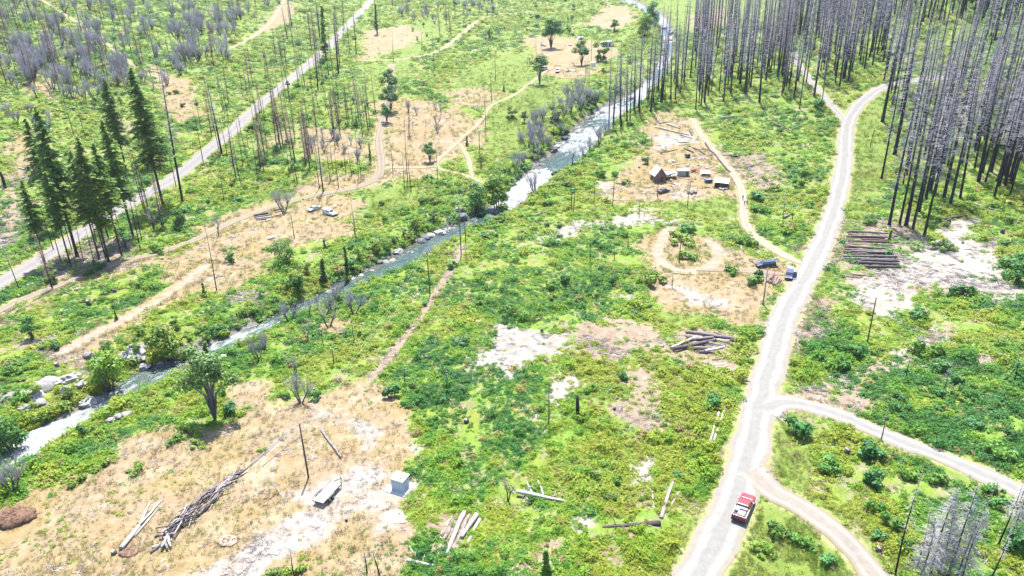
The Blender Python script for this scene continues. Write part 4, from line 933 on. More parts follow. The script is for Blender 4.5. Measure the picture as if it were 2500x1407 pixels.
size = (.40 + .80 * RN.random(n) ** 2.2 + 1.0 * (RN.random(n) < .05)) * (.65 + .75 * fbm(x, y, 13, 341, 3)) * np.clip((dd / 120) ** .55, .75, 2.6) * np.where(c['grass'] + c['dry'] > .5, .55, 1) * np.where(shrub, 1.0, 1.0)
h1, h2 = fbm(x, y, 16, 307, 3), fbm(x, y, 3.5, 309, 2)
gz = np.zeros(n); yz = np.zeros(n)
for p in GREENZ: gz = np.maximum(gz, S(sdf(p, x, y, 22) + (fbm(x, y, 9, 317, 3) - .5) * 26, -16, 12))
for p in YELZ: yz = np.maximum(yz, S(sdf(p, x, y, 22) + (fbm(x, y, 9, 319, 3) - .5) * 26, -16, 12))
t1 = np.clip((h1 - .5) * 1.9 + (h2 - .5) * 1.5 + .56 + .30 * yz - .13 * gz + RN.normal(0, .15, n), 0, 1)
ramp_x = [0, .22, .45, .7, 1.0]
RC = np.array([(.036, .112, .016), (.070, .160, .014), (.112, .198, .012), (.152, .218, .012), (.190, .210, .018)])
tint = np.stack([np.interp(t1, ramp_x, RC[:, i]) for i in range(3)], 1)
teal = ((fbm(x, y, 9, 311, 2) > .64) & (RN.random(n) < .4))[:, None]
tint = np.where(teal, tint * np.array([.85, .95, 1.6]) + np.array([.01, .006, .006]), tint)
tint = np.where((RN.random(n) < .035 + .12 * (c['dry'] > .3))[:, None], np.array([.20, .15, .055]), tint)
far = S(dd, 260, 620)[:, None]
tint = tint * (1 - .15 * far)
pts = np.stack([x, y, Z(x, y) + (fbm(x, y, 3.0, 51, 3) - .45) * .9 + (fbm(x, y, 14, 61, 2) - .5) * 1.6 - .12], 1)
rot = np.stack([RN.normal(0, .12, n), RN.normal(0, .12, n), RN.random(n) * 6.283], 1)
stuff('undergrowth', [proto('clump', 41, 'clump_a', M_UND), proto('clump', 42, 'clump_b', M_UND), proto('clump', 43, 'clump_c', M_UND), proto('shrub', 44, 'clump_d', M_UND), proto('shrub', 45, 'clump_e', M_UND), proto('shrub', 46, 'clump_f', M_UND)], pts, rot, size, tint, pick)
# dry grass tufts
x, y = sample(150000, 2.2, 52, 420)
c = cover(x, y); dd = np.hypot(x, y)
pr = np.maximum(c['dry'] * .34, c['grass'] * 1.0) * (1 - c['grav']) * (c['river'] < -2) + .5 * (S(c['track'], .1, .6) - S(c['track'], 1.5, 4))
pr *= S(c['track'], .0, .9) * (fbm(x, y, 4, 321, 3) > .36)
keep = RN.random(len(x)) < pr
x, y, dd = x[keep], y[keep], dd[keep]; gr = c['grass'][keep]; n = len(x)
t1 = np.clip(fbm(x, y, 9, 323, 3) * 1.6 - .35 + RN.normal(0, .18, n) + .55 * (gr > .5), 0, 1)
RC = np.array([(.115, .076, .034), (.165, .118, .056), (.20, .155, .085), (.15, .140, .034), (.10, .150, .018)])
tint = np.stack([np.interp(t1, [0, .3, .5, .72, 1], RC[:, i]) for i in range(3)], 1)
pts = np.stack([x, y, Z(x, y) - .04], 1)
rot = np.stack([RN.normal(0, .2, n), RN.normal(0, .2, n), RN.random(n) * 6.283], 1)
stuff('dry_grass', [proto('tuft', 51, 'tuft_a', M_STRAW), proto('tuft', 52, 'tuft_b', M_STRAW)], pts, rot, (.5 + .7 * RN.random(n)) * np.clip(dd / 130, .8, 2), tint, RN.integers(0, 2, n))
# twigs and chips lying on the cleared ground
def sticks(seed, name, k, lo, hi):
    q = random.Random(seed); B = MB()
    for i in range(k):
        a = q.uniform(0, 6.283); L = q.uniform(lo, hi); c0 = Vector((q.uniform(-.6, .6), q.uniform(-.6, .6), q.uniform(.02, .12))); d = Vector((math.cos(a), math.sin(a), q.uniform(-.1, .15))) * L / 2
        B.tube([c0 - d, c0 + d], [.035, .018], 3, caps=False)
    return bpy.data.objects.new(name, B.mesh(name, M_STICK))
M_STICK, t_, p_ = newmat('fallen_twigs')
t_.links.new(N(t_, 'ShaderNodeAttribute', attribute_name='tint', attribute_type='INSTANCER').outputs['Color'], p_.inputs['Base Color']); p_.inputs['Roughness'].default_value = .9
x, y = sample(90000, 2.2, 52, 420)
c = cover(x, y); dd = np.hypot(x, y)
pr = (np.maximum(c['grav'] * .14, c['soil'] * .9) + .06 * c['dry'] + .035) * (c['track'] > .3) * (c['river'] < -1.5)
keep = RN.random(len(x)) < pr * (.4 + 1.2 * (fbm(x, y, 6, 331, 2) > .5))
x, y, dd = x[keep], y[keep], dd[keep]; n = len(x)
t1 = RN.random(n)[:, None] ** 1.5
tint = np.array([.045, .032, .028]) * (1 - t1) + np.array([.30, .27, .25]) * t1
stuff('twig_litter', [sticks(61, 'litter_a', 7, .4, 1.4), sticks(62, 'litter_b', 5, .6, 2.0), sticks(63, 'litter_c', 9, .2, .8)], np.stack([x, y, Z(x, y)], 1), np.stack([x * 0, x * 0, RN.random(n) * 6.283], 1), (.6 + .6 * RN.random(n)) * np.clip(dd / 130, .8, 1.8), tint, RN.integers(0, 3, n))
# dead wood far up the slopes that reads as one grey mass
zones = [([(520,370),(700,250),(900,90),(830,40),(640,180),(480,330)], 45, 2), ([(560,440),(720,300),(900,250),(900,330),(760,420)], 40, 2), ([(60,560),(240,650),(420,560),(400,480),(200,580)], 16, 2), ([(1490,300),(1700,262),(1900,235),(2160,170),(2160,40),(1760,60),(1600,200)], 150, 0), ([(1760,150),(1900,60),(2100,-30),(2560,-60),(2560,60),(2180,60),(2030,80),(1880,130)], 330, 0), ([(1660,60),(1800,20),(1860,60),(1700,140)], 40, 0), ([(-60,-30),(700,-30),(640,50),(560,150),(330,250),(60,240),(-60,160)], 330, 0), ([(950,-20),(1300,-20),(1240,30),(960,60)], 60, 0), ([(2150,180),(2560,180),(2560,470),(2420,440),(2280,420),(2200,380)], 90, 0), ([(2560,60),(2680,60),(2680,480),(2560,480)], 50, 0)]
P = []
for poly, k, z_ in zones:
    g0 = len(P); tries = 0; xs, ys_ = [p[0] for p in poly], [p[1] for p in poly]
    while len(P) - g0 < k and tries < k * 6:
        tries += 1; px, py = R.uniform(min(xs), max(xs)), R.uniform(min(ys_), max(ys_))
        if inpoly(poly, px, py):
            q_ = at(px, py)
            if q_.y < 1500 and clear_of_tracks(q_, 1): P.append((*q_, z_ or (1 if px > 1480 else R.choice((0, 0, 2))))) 
P = np.array(P); n = len(P)
def merged(parts, name):
    me = bpy.data.meshes.new(name); v, f, mi, o = [], [], [], 0
    for k, (_, m) in enumerate(parts):
        v += [tuple(q.co) for q in m.vertices]; f += [tuple(o + i for i in q.vertices) for q in m.polygons]; mi += [k] * len(m.polygons); o += len(m.vertices); me.materials.append(m.materials[0])
    me.from_pydata(v, [], f); me.polygons.foreach_set('material_index', mi); me.update(); return bpy.data.objects.new(name, me)
kinds = [merged(DC['dense0'], 'burnt_a'), merged(DC['stand1'], 'burnt_b'), merged(DC['stand0'], 'burnt_c'), merged(BT['oak0'], 'burnt_d'), merged(BT['oak2'], 'burnt_e'), merged(BT['thick0'], 'burnt_f'), merged(DC['slim0'], 'burnt_g'), merged(DC['brown0'], 'burnt_h')]
pick = np.where(P[:, 3] == 1, RN.integers(0, 3, n), np.where(P[:, 3] == 2, RN.integers(6, 8, n), RN.integers(3, 6, n)))
stuff('burnt_woods', kinds, P[:, :3], np.stack([RN.normal(0, .02, n), RN.normal(0, .02, n), RN.random(n) * 6.283], 1), .7 + .35 * RN.random(n), np.zeros((n, 3)), pick)

# ------------------------------------------------------------------ paints and plain materials
import bmesh
def paint(name, c, rough=.35, metal=0.0, spec=.5):
    return speck(name, tuple(k * .86 for k in c), tuple(min(1, k * 1.1) for k in c), 1.4, rough, spec, metal)
P_RED, P_BLUE, P_NAVY = paint('red_car_paint', (.15, .014, .018), .25), paint('dark_blue_paint', (.020, .022, .085), .22), paint('navy_paint', (.010, .020, .050), .22)
P_SILV, P_WHITE, P_BURNT = paint('silver_paint', (.26, .28, .31), .35), paint('weathered_white', (.40, .40, .40), .5), speck('burnt_metal', (.022, .018, .024), (.085, .070, .080), 2, .8)
M_GLASS = paint('dark_glass', (.012, .016, .022), .08, 0, .6); M_TYRE = speck('tyre_rubber', (.010, .010, .011), (.022, .022, .023), 5, .9); M_RIM = paint('wheel_metal', (.22, .22, .23), .4, .6)
M_BLACK = speck('black_trim', (.010, .010, .012), (.025, .024, .026), 3, .6); M_LAMP = paint('lamp_glass', (.35, .34, .30), .15); M_TAIL = paint('tail_lamp', (.18, .008, .008), .2)
M_CONC = speck('pale_concrete', (.20, .21, .215), (.28, .29, .295), 2.5, .9, bmp=.2); M_WALLW = speck('pale_block_wall', (.235, .25, .275), (.30, .315, .335), 3, .85); M_ROOFW = speck('white_roof', (.30, .30, .31), (.38, .38, .385), 2, .7)
M_DECK = speck('grey_deck_boards', (.115, .105, .105), (.19, .175, .172), 4, .85, stretch=(.4, 4, 4)); M_STEEL = speck('dark_steel', (.018, .017, .018), (.045, .042, .042), 4, .6)
M_BRICK = speck('brown_planks', (.085, .036, .024), (.17, .075, .050), 3, .85, stretch=(1, 1, 4)); M_TIN = speck('pale_tin_sheet', (.24, .23, .24), (.36, .35, .355), 1.5, .5, .5); M_ORANGE = speck('orange_beams', (.26, .060, .020), (.36, .12, .05), 2, .8)
M_TAN = speck('sawn_timber', (.22, .15, .075), (.34, .26, .16), 2, .85); M_PINK = speck('faded_cloth', (.22, .16, .17), (.32, .27, .28), 3, .9); M_BLUET = paint('blue_plastic', (.015, .025, .075), .4)
M_LOGG = speck('weathered_log', (.055, .045, .045), (.165, .140, .140), 2.0, .9, .15, bmp=.4, vary=.3, stretch=(.5, 3, 3)); M_LOGC = speck('charred_log', (.016, .013, .015), (.085, .066, .068), 1.6, .85, .2, bmp=.4, vary=.35, stretch=(.4, 3, 3)); M_LOGP = speck('bare_pale_log', (.15, .135, .125), (.30, .275, .26), 2, .9, .1, bmp=.3, vary=.15, stretch=(.5, 3, 3)); M_END = speck('sawn_end', (.14, .10, .065), (.24, .185, .13), 6, .9)
M_LOGB = speck('brown_log', (.060, .038, .032), (.150, .105, .092), 1.8, .9, .15, bmp=.4, vary=.3, stretch=(.5, 3, 3)); M_POLE = speck('pole_wood', (.040, .028, .024), (.095, .068, .055), 2, .9, .1, stretch=(4, 4, .6)); M_POLEG = speck('grey_pole_wood', (.11, .10, .10), (.19, .175, .17), 2, .9, .1, stretch=(4, 4, .6))
M_ROCK = speck('grey_rock', (.075, .070, .070), (.20, .19, .188), 1.1, .9, .2, bmp=.8, vary=.2); M_ROCKD = speck('dark_rock', (.022, .024, .032), (.075, .075, .085), 1.1, .8, .3, bmp=.8); M_WIRE = paint('power_wire', (.22, .22, .22), .5)
M_BRUSH = speck('brown_brush', (.045, .025, .018), (.13, .080, .055), 3, .95, .1, vary=.2); M_CHIP = speck('wood_chips', (.17, .12, .085), (.28, .22, .175), 5, .95, .1, bmp=.5); M_SAWD = speck('pale_sawdust', (.21, .18, .105), (.28, .255, .165), 3, .95, .1, bmp=.3)

def soft(o, w=.04, seg=2):
    bm = bmesh.new(); bm.from_mesh(o.data)
    bmesh.ops.recalc_face_normals(bm, faces=bm.faces)
    bmesh.ops.bevel(bm, geom=[e for e in bm.edges if len(e.link_faces) == 2 and e.calc_face_angle() > .5], offset=w, segments=seg, affect='EDGES', profile=.6)
    bm.to_mesh(o.data); bm.free(); return o
def loft(prof, w0, w1, z0, z1):
    """side profile (x, z) whose width goes from w0 at z0 to w1 at z1"""
    B = MB(); n = len(prof)
    def hw(z): t = min(1, max(0, (z - z0) / (z1 - z0))); return (w0 + (w1 - w0) * t) / 2
    vs = [(x, -hw(z), z) for x, z in prof] + [(x, hw(z), z) for x, z in prof]
    return B.add(vs, [tuple(range(n)), tuple(range(2 * n - 1, n - 1, -1))] + [((i + 1) % n, i, n + i, n + (i + 1) % n) for i in range(n)])
def wheel(parent, x, y, r=.34, w=.22):
    t = MB().tube([(x, y - w / 2, r), (x, y - w / 2 + .03, r), (x, y + w / 2 - .03, r), (x, y + w / 2, r)], [r * .9, r, r, r * .9], 18).obj('tyre', M_TYRE, parent, True)
    s = 1 if y > 0 else -1
    MB().tube([(x, y + s * (w / 2 - .02), r), (x, y + s * (w / 2 + .012), r)], [r * .62, r * .55], 12).obj('rim', M_RIM, t)
def vehicle(label, cat, p, rz, paint_m, kind='sedan', L=4.6, Wd=1.8, group=None, doors=(), hatch=False, name=None, plain=False):
    t = thing(name or ('pickup_truck' if kind == 'pickup' else 'parked_car'), label, cat, p, rz, group)
    h = L / 2
    if kind == 'pickup':
        body = [(-h, .45), (h - .06, .42), (h, .62), (h - .05, .98), (h - 1.5, 1.12), (-h, 1.08)]; cab = [(h - 1.62, 1.08), (h - 2.35, 1.78), (h - 3.55, 1.80), (h - 3.72, 1.08)]
    elif kind == 'van':
        body = [(-h, .40), (h, .40), (h, .80), (h - .75, 1.12), (-h, 1.12)]; cab = [(h - .68, 1.10), (h - 1.25, 2.0), (-h + .12, 2.05), (-h + .02, 1.10)]
    elif kind == 'wagon':
        body = [(-h + .05, .32), (h - .12, .30), (h, .50), (h - .06, .78), (h - 1.15, .98), (-h, .98), (-h - .02, .5)]; cab = [(h - 1.02, .96), (h - 1.75, 1.55), (-h + .55, 1.60), (-h + .05, .97)]
    else:
        body = [(-h + .05, .32), (h - .12, .30), (h, .48), (h - .06, .72), (h - 1.2, .92), (-h + .9, .95), (-h, .88), (-h - .02, .5)]; cab = [(h - 1.15, .90), (h - 1.95, 1.40), (-h + 1.45, 1.42), (-h + .75, .92)]
    zt = max(z for _, z in cab)
    soft(loft(body, Wd, Wd * .95, .5, 1.1).obj('body', paint_m, t), .06)
    soft(loft(cab, Wd * .93, Wd * .74, cab[0][1], zt).obj('cabin', paint_m, t), .05)
    def wy(z): return (Wd * .93 + (Wd * .74 - Wd * .93) * (z - cab[0][1]) / (zt - cab[0][1])) / 2
    def pane(nm, q, off, m=M_GLASS):
        c = sum((Vector(v) for v in q), Vector()) / 4; q = [c + (Vector(v) - c) * .86 + Vector(off) for v in q]
        B = MB().add(q + [v - Vector(off) * 1.3 for v in q], [(0, 1, 2, 3), (7, 6, 5, 4), (0, 4, 5, 1), (1, 5, 6, 2), (2, 6, 7, 3), (3, 7, 4, 0)]); return B.obj(nm, m, t)
    (ax, az), (bx, bz), (cx, cz), (dx, dz) = cab
    pane('windshield', [(ax, -wy(az), az), (ax, wy(az), az), (bx, wy(bz), bz), (bx, -wy(bz), bz)], (.022, 0, .022))
    pane('rear_window', [(dx, wy(dz), dz), (dx, -wy(dz), dz), (cx, -wy(cz), cz), (cx, wy(cz), cz)], (-.022, 0, .014))
    for s in (-1, 1):
        mx, mtx = (ax + dx) / 2, (bx + cx) / 2
        for u0, u1, v0, v1 in ((ax - .12, mx + .05, bx, mtx + .05), (mx - .05, dx + .12, mtx - .05, cx)):
            pane('side_window', [(u0, s * wy(az), az + .06), (u1, s * wy(az), az + .06), (v1, s * wy(zt), zt - .04), (v0, s * wy(zt), zt - .04)], (0, s * .022, .006))
        wheel(t, h - .85, s * (Wd / 2 - .1), .36 if kind in ('pickup', 'van') else .32); wheel(t, -h + .9, s * (Wd / 2 - .1), .36 if kind in ('pickup', 'van') else .32)
        if not plain:
            MB().box((h - .02, s * (Wd / 2 - .28), .68), (.09, .38, .16)).obj('headlight', M_LAMP, t)
            MB().box((-h - .005, s * (Wd / 2 - .16), .80), (.06, .2, .26)).obj('taillight', M_TAIL, t)
            soft(MB().box((ax - .15, s * (Wd / 2 + .10), az + .06), (.12, .22, .16)).obj('wing_mirror', paint_m, t), .03)
    soft(MB().box((h + .03, 0, .46), (.14, Wd * .96, .22)).obj('front_bumper', M_BLACK, t), .04)
    soft(MB().box((-h - .04, 0, .48), (.14, Wd * .96, .20)).obj('rear_bumper', M_BLACK, t), .04)
    for (x, s) in doors:
        d = soft(MB().box((x, s * (Wd / 2 + .42), .72), (.09, .9, .72), rz=s * .25).obj('open_door', paint_m, t), .03)
        MB().box((x, s * (Wd / 2 + .38), 1.25), (.05, .74, .36), rz=s * .25).obj('door_window', M_GLASS, d)
    if hatch:
        soft(MB().box((-h - .25, 0, zt + .12), (1.0, Wd * .8, .07), ry=.35).obj('raised_hatch', paint_m, t), .02)
        MB().box((-h + .35, 0, 1.12), (.7, Wd * .72, .3)).obj('luggage', M_BLACK, t)
    return t

# ------------------------------------------------------------------ vehicles
pt = vehicle('red pickup truck with loaded bed driving on the gravel road', 'pickup', at(1814, 1250, .12), heading((1803, 1276), (1827, 1223)), P_RED, 'pickup', 5.5, 2.0, None, name='pickup_truck')
for s in (-1, 1): soft(MB().box((-1.75, s * .93, 1.16), (1.95, .12, .24)).obj('bed_rail', P_SILV, pt), .02)
MB().box((-1.75, 0, 1.095), (1.9, 1.7, .03)).obj('bed_floor', M_BLACK, pt); soft(MB().box((-2.72, 0, 1.0), (.08, 1.8, .55)).obj('tailgate', P_RED, pt), .02)
soft(MB().box((2.1, 0, 1.12), (1.0, 1.55, .05)).obj('hood_panel', P_RED, pt), .02)
tb = soft(MB().box((0, 0, .16), (.42, 1.45, .30)).obj('tool_chest', P_SILV), .03); 
def rest(o, parent_thing, x, y, z, label, cat):
    m = Matrix.Translation(parent_thing.location) @ Euler(parent_thing.rotation_euler).to_matrix().to_4x4()
    o.location = m @ Vector((x, y, z)); o.rotation_euler = parent_thing.rotation_euler; tag(o, label, cat); return o
rest(tb, pt, -1.05, 0, 1.13, 'silver tool chest across the bed of the red pickup', 'tool chest')
rest(soft(MB().box((0, 0, .22), (.55, .5, .42)).obj('cooler_box', P_WHITE), .05), pt, -1.6, .5, 1.13, 'white cooler box in the red pickup bed', 'cooler')
rest(soft(MB().box((0, 0, .13), (.95, .95, .24)).obj('folded_tarp', M_PINK), .06), pt, -2.05, -.2, 1.13, 'pale folded tarp at the back of the pickup bed', 'tarp')
vehicle('dark blue hatchback with both passenger side doors open beside the gravel road', 'car', at(1926, 678, .1), heading((1931, 660), (1922, 696)), P_BLUE, 'wagon', 4.4, 1.8, None, ((.75, 1), (-.35, 1)), True)
vehicle('navy blue wagon with raised tailgate parked across the dirt turnout', 'car', at(1869, 652, .1), heading((1892, 653), (1846, 655)), P_NAVY, 'wagon', 4.7, 1.85, None, (), True)
vehicle('pale silver sedan parked on the dry meadow', 'car', at(767, 514, .02), heading((780, 508), (752, 519)), P_SILV, 'sedan', 4.6, 1.75)
wt = vehicle('white flatbed work truck parked beside the silver sedan', 'truck', at(806, 525, .02), heading((790, 519), (826, 530)), P_WHITE, 'pickup', 5.6, 2.0, None, name='work_truck')
soft(MB().box((-1.7, 0, 1.5), (2.0, 1.9, .85)).obj('cargo_box', P_WHITE, wt), .04); MB().box((-1.2, 0, 2.0), (.9, 1.2, .18)).obj('roof_rack', M_RIM, wt)
vehicle('burnt out dark car wreck below the brown cabin', 'car wreck', at(1620, 470, .02), heading((1607, 473), (1637, 465)), P_BURNT, 'sedan', 4.6, 1.8, plain=True)
vehicle('small white camper van under the lone oak', 'van', at(1328, 172, .02), heading((1318, 174), (1338, 168)), P_WHITE, 'van', 5.2, 2.0, plain=True)
vehicle('white box van on the far dirt lot', 'van', at(1361, 176, .02), heading((1361, 165), (1359, 180)), P_WHITE, 'van', 5.4, 2.1, plain=True)
vehicle('white car half hidden on the far track', 'car', at(1327, 112, .02), heading((1317, 110), (1336, 114)), P_WHITE, 'sedan', 4.5, 1.8, plain=True)
vehicle('small red car at the far end of the dirt track', 'car', at(1204, 33, .02), heading((1190, 34), (1216, 32)), P_RED, 'wagon', 4.6, 1.8, plain=True)
vehicle('faded maroon car among pale rubbish by the far track', 'car', at(1218, 72, .02), heading((1205, 74), (1230, 70)), paint('maroon_paint', (.14, .02, .05), .4), 'sedan', 4.4, 1.75, plain=True)
# flatbed trailer
a, b = at(779, 1233), at(821, 1188); mid = (a + b) / 2; LT_ = (b - a).length
t = thing('flatbed_trailer', 'grey flatbed trailer parked on the pale gravel apron', 'trailer', mid, math.atan2(b.y - a.y, b.x - a.x))
LL, WW = min(5.6, max(4.6, LT_)), 1.8
for k in range(9): MB().box((0, (k - 4) * WW / 9, .66 + .006 * (k % 3)), (LL, WW / 9 - .02, .05)).obj('deck_board', M_DECK, t)
fr = MB()
for s in (-1, 1): fr.box((0, s * (WW / 2 + .03), .60), (LL + .05, .06, .16))
for k in range(5): fr.box((-LL / 2 + .1 + k * (LL - .2) / 4, 0, .54), (.08, WW - .02, .1))
fr.obj('frame', M_STEEL, t)
MB().tube([(LL / 2, -.8, .52), (LL / 2 + 1.3, 0, .5)], [.05, .05], 6).tube([(LL / 2, .8, .52), (LL / 2 + 1.3, 0, .5)], [.05, .05], 6).obj('tongue', M_STEEL, t)
MB().tube([(LL / 2 + 1.1, 0, .05), (LL / 2 + 1.1, 0, 1.0)], [.04, .04], 6).obj('jack', M_STEEL, t)
for s in (-1, 1):
    for x in (-.75, .05): wheel(t, x - .3, s * (WW / 2 + .2), .35, .2)
    soft(MB().box((-.65, s * (WW / 2 + .2), .80), (1.7, .26, .05)).obj('fender', M_STEEL, t), .02)
    MB().tube([(LL / 2, s * WW / 2, .7), (LL / 2, s * WW / 2, .95), (-.2, s * (WW / 2 + .04), .76)], [.02] * 3, 5).obj('side_rail', M_STEEL, t)

# ------------------------------------------------------------------ hut, cabin and sheds
p = at(978, 1192); t = thing('block_hut', 'small white block hut on a pale concrete slab in the dry field', 'hut', p, math.radians(-24))
MB().box((0, -.1, .05), (3.5, 3.2, .34)).obj('slab', M_CONC, t)
soft(MB().box((0, 0, 1.12), (2.0, 1.8, 1.82)).obj('wall', M_WALLW, t), .03)
soft(MB().box((.05, .02, 2.10), (2.22, 2.02, .14), ry=.02).obj('roof', M_ROOFW, t), .03)
MB().box((1.01, .1, 1.05), (.05, .85, 1.6)).obj('door', M_CONC, t)
MB().box((-1.015, 0, 1.5), (.05, .5, .35)).obj('vent', M_RIM, t)
MB().tube([(.40, -.40, 2.1), (.40, -.40, 2.45)], [.07, .07], 8).obj('vent_pipe', M_STEEL, t)
MB().box((.55, -.42, 2.2), (.5, .12, .07), rz=.5).obj('roof_bracket', M_STEEL, t)

p = at(1606, 440); t = thing('plank_cabin', 'brown plank cabin with steep pale gable roof in the clearing', 'cabin', p, math.radians(10))
Wc, Dc, Hw, Ha = 4.0, 4.6, 2.4, 4.9
core = MB().prism([(-Wc / 2 + .05, -.4), (Wc / 2 - .05, -.4), (Wc / 2 - .05, Hw), (0, Ha - .12), (-Wc / 2 + .05, Hw)], 0, 0)
core = MB(); pr_ = [(-Wc / 2 + .06, -.4), (Wc / 2 - .06, -.4), (Wc / 2 - .06, Hw), (0, Ha - .15), (-Wc / 2 + .06, Hw)]
core.prism(pr_, -Dc / 2 + .06, Dc / 2 - .06).obj('wall', M_BRICK, t)
k = 0; z = -.1
while z < Ha - .5:
    w = Wc if z < Hw else Wc * (Ha - z - .15) / (Ha - Hw); MB().box((0, -Dc / 2 + .03, z + .14), (w - .04, .07, .25)).obj('plank', M_BRICK, t)
    if z < Hw - .2:
        for s in (-1, 1): MB().box((s * (Wc / 2 - .02), .02, z + .14), (.07, Dc - .1, .25)).obj('plank', M_BRICK, t)
    z += .29
for s in (-1, 1):
    ang = math.atan2(Ha - Hw, Wc / 2); ln = math.hypot(Ha - Hw, Wc / 2) + .55
    c = Vector((s * (Wc / 4 + .16), 0, (Ha + Hw) / 2 - .12))
    MB().box(c, (ln, Dc + .7, .10), ry=s * ang).obj('roof', M_TIN, t)
    MB().box(c + Vector((0, -Dc / 2 - .40, 0)), (ln, .10, .26), ry=s * ang).obj('bargeboard', M_ROOFW, t)
MB().box((.55, -Dc / 2 - .03, .85), (.9, .06, 1.9)).obj('door', M_BLACK, t); MB().box((-.8, -Dc / 2 - .03, 1.4), (.8, .06, .7)).obj('window', M_GLASS, t)
def pile_of(label, cat, name, part, p, n, r, size, m, seed, hz=.6, rz=0):
    q = random.Random(seed); t = thing(name, label, cat, p, rz)
    for k in range(n):
        c = (q.uniform(-r, r), q.uniform(-r, r) * .7, q.uniform(.08, hz)); d = (size[0] * q.uniform(.6, 1.2), size[1] * q.uniform(.6, 1.2), size[2])
        MB().box(c, d, rz=q.uniform(0, 3.1), rx=q.uniform(-.3, .3), ry=q.uniform(-.3, .3)).obj(part, m if not isinstance(m, list) else q.choice(m), t)
    return t
pile_of('heap of crumpled pale tin sheets leaning on the brown cabin', 'scrap', 'scrap_heap', 'tin_sheet', at(1634, 436), 12, 2.0, (2.6, 1.6, .06), M_TIN, 3, 2.2)
p = at(1668, 428); t = thing('storage_shed', 'low pale flat roofed shed behind the cabin', 'shed', p, math.radians(-4))
soft(MB().box((0, 0, .95), (4.0, 2.6, 1.9)).obj('wall', speck('green_grey_wall', (.14, .15, .12), (.21, .22, .18), 2), t), .03); MB().box((0, 0, 1.97), (4.4, 3.0, .12), rx=.03).obj('roof', M_TIN, t); MB().box((1.1, -1.32, .85), (.8, .06, 1.6)).obj('door', M_STEEL, t)
t = pile_of('heap of bright orange beams behind the pale flat shed', 'beam heap', 'beam_heap', 'beam', at(1688, 418), 16, 1.7, (3.2, .28, .24), M_ORANGE, 5, .9)
p = at(1724, 430); t = thing('lean_to', 'collapsed lean-to with pale sheet roof and yellow timbers', 'lean-to', p, math.radians(-12))
MB().box((-.3, .3, 1.35), (3.4, 1.8, .07), rx=.4).obj('roof', M_TIN, t)
for x in (-1.6, 0, 1.4): MB().box((x, -.5, .5), (.12, .12, 1.1)).obj('post', M_TAN, t)
MB().box((.4, -.75, 1.0), (3.4, .14, .18), ry=.06).obj('beam', M_TAN, t); MB().box((0, .9, .9), (3.2, .1, 1.6)).obj('wall', M_TAN, t)
p = at(1729, 446); soft(MB().box((0, 0, .6), (2.3, 1.7, 1.2), taper=1.08).obj('blue_skip', M_BLUET, t0 := thing('water_tank', 'dark blue open tank beside the pale roofed shed', 'tank', p, .1)), .08); MB().box((0, 0, 1.2), (2.2, 1.6, .04)).obj('lid', paint('tank_lid', (.04, .07, .13), .4), t0)
p = at(1762, 456); t = thing('open_shed', 'open fronted shed with a sloping white roof beside the track', 'shed', p, math.radians(-20))
MB().box((-.2, 0, 2.15), (5.0, 3.6, .10), rx=.22, ry=.03).obj('roof', M_ROOFW, t)
for x, y, z in ((-2.3, -1.5, 1.7), (2.1, -1.5, 1.7), (-2.3, 1.4, 2.3), (2.1, 1.4, 2.3), (0, -1.5, 1.7)): MB().box((x, y, z / 2), (.14, .14, z)).obj('post', M_STEEL, t)
MB().box((0, 1.5, 1.1), (4.4, .08, 2.1)).obj('wall', M_BRICK, t); MB().box((-2.35, 0, 1.0), (.08, 2.9, 1.9)).obj('wall', M_STEEL, t)
pile_of('pink and grey rubbish spilled in front of the open shed', 'rubbish', 'rubbish_heap', 'bundle', at(1768, 462), 14, 1.6, (.7, .5, .35), [M_PINK, M_BLACK, M_TIN], 7, .4)
pile_of('dark rubbish heap on the bare ground below the shed', 'rubbish', 'rubbish_heap', 'bundle', at(1690, 473), 12, 1.5, (.9, .6, .4), [M_BLACK, P_BURNT, M_BRUSH], 8, .5)
pile_of('dark scrap heap at the top of the clearing', 'scrap', 'scrap_heap', 'scrap_piece', at(1677, 385), 12, .9, (1.0, .7, .5), [P_BURNT, M_BLACK], 9, 1.2)
pile_of('pale broken boards strewn along the clearing track', 'boards', 'board_heap', 'board', at(1705, 386), 22, 2.8, (1.6, .35, .06), [M_TIN, M_PINK, M_LOGP], 10, .25)
pile_of('brown tangle of wire and sticks beside the clearing track', 'scrap', 'scrap_heap', 'scrap_piece', at(1725, 396), 20, 1.6, (1.3, .1, .08), [M_BRUSH, M_TAN, M_ORANGE], 11, .5)
for k_, (hx, hy, hl) in enumerate([(1648,452,'rust brown scrap strewn below the cabin'),(1700,440,'pale boards strewn between the shed and the tank'),(1585,470,'rusty bits on the bare slope left of the wreck'),(1740,410,'timber scraps beside the clearing track'),(1690,405,'broken boards above the orange beams'),(1640,395,'pale planks above the cabin roof')]): pile_of(hl, 'scrap', 'scrap_heap', 'scrap_piece', at(hx, hy), 14, 2.4, (1.1, .35, .12), [M_TIN, M_ORANGE, M_TAN, P_BURNT, M_PINK, M_LOGP], 30 + k_, .3)
p = at(1482, 113); t = thing('white_shack', 'white low shack at the far edge of the settlement', 'shack', p, .2)
MB().box((0, 0, 1.1), (6.5, 4, 2.2)).obj('wall', P_WHITE, t); MB().prism([(-3.6, 2.2), (3.6, 2.2), (2.4, 3.1), (-2.4, 3.1)], -2.3, 2.3).obj('roof', M_ROOFW, t); MB().box((1, -2.03, .95), (1, .06, 1.9)).obj('door', M_STEEL, t); MB().box((-1.5, -2.03, 1.4), (1.4, .06, .8)).obj('window', M_GLASS, t)
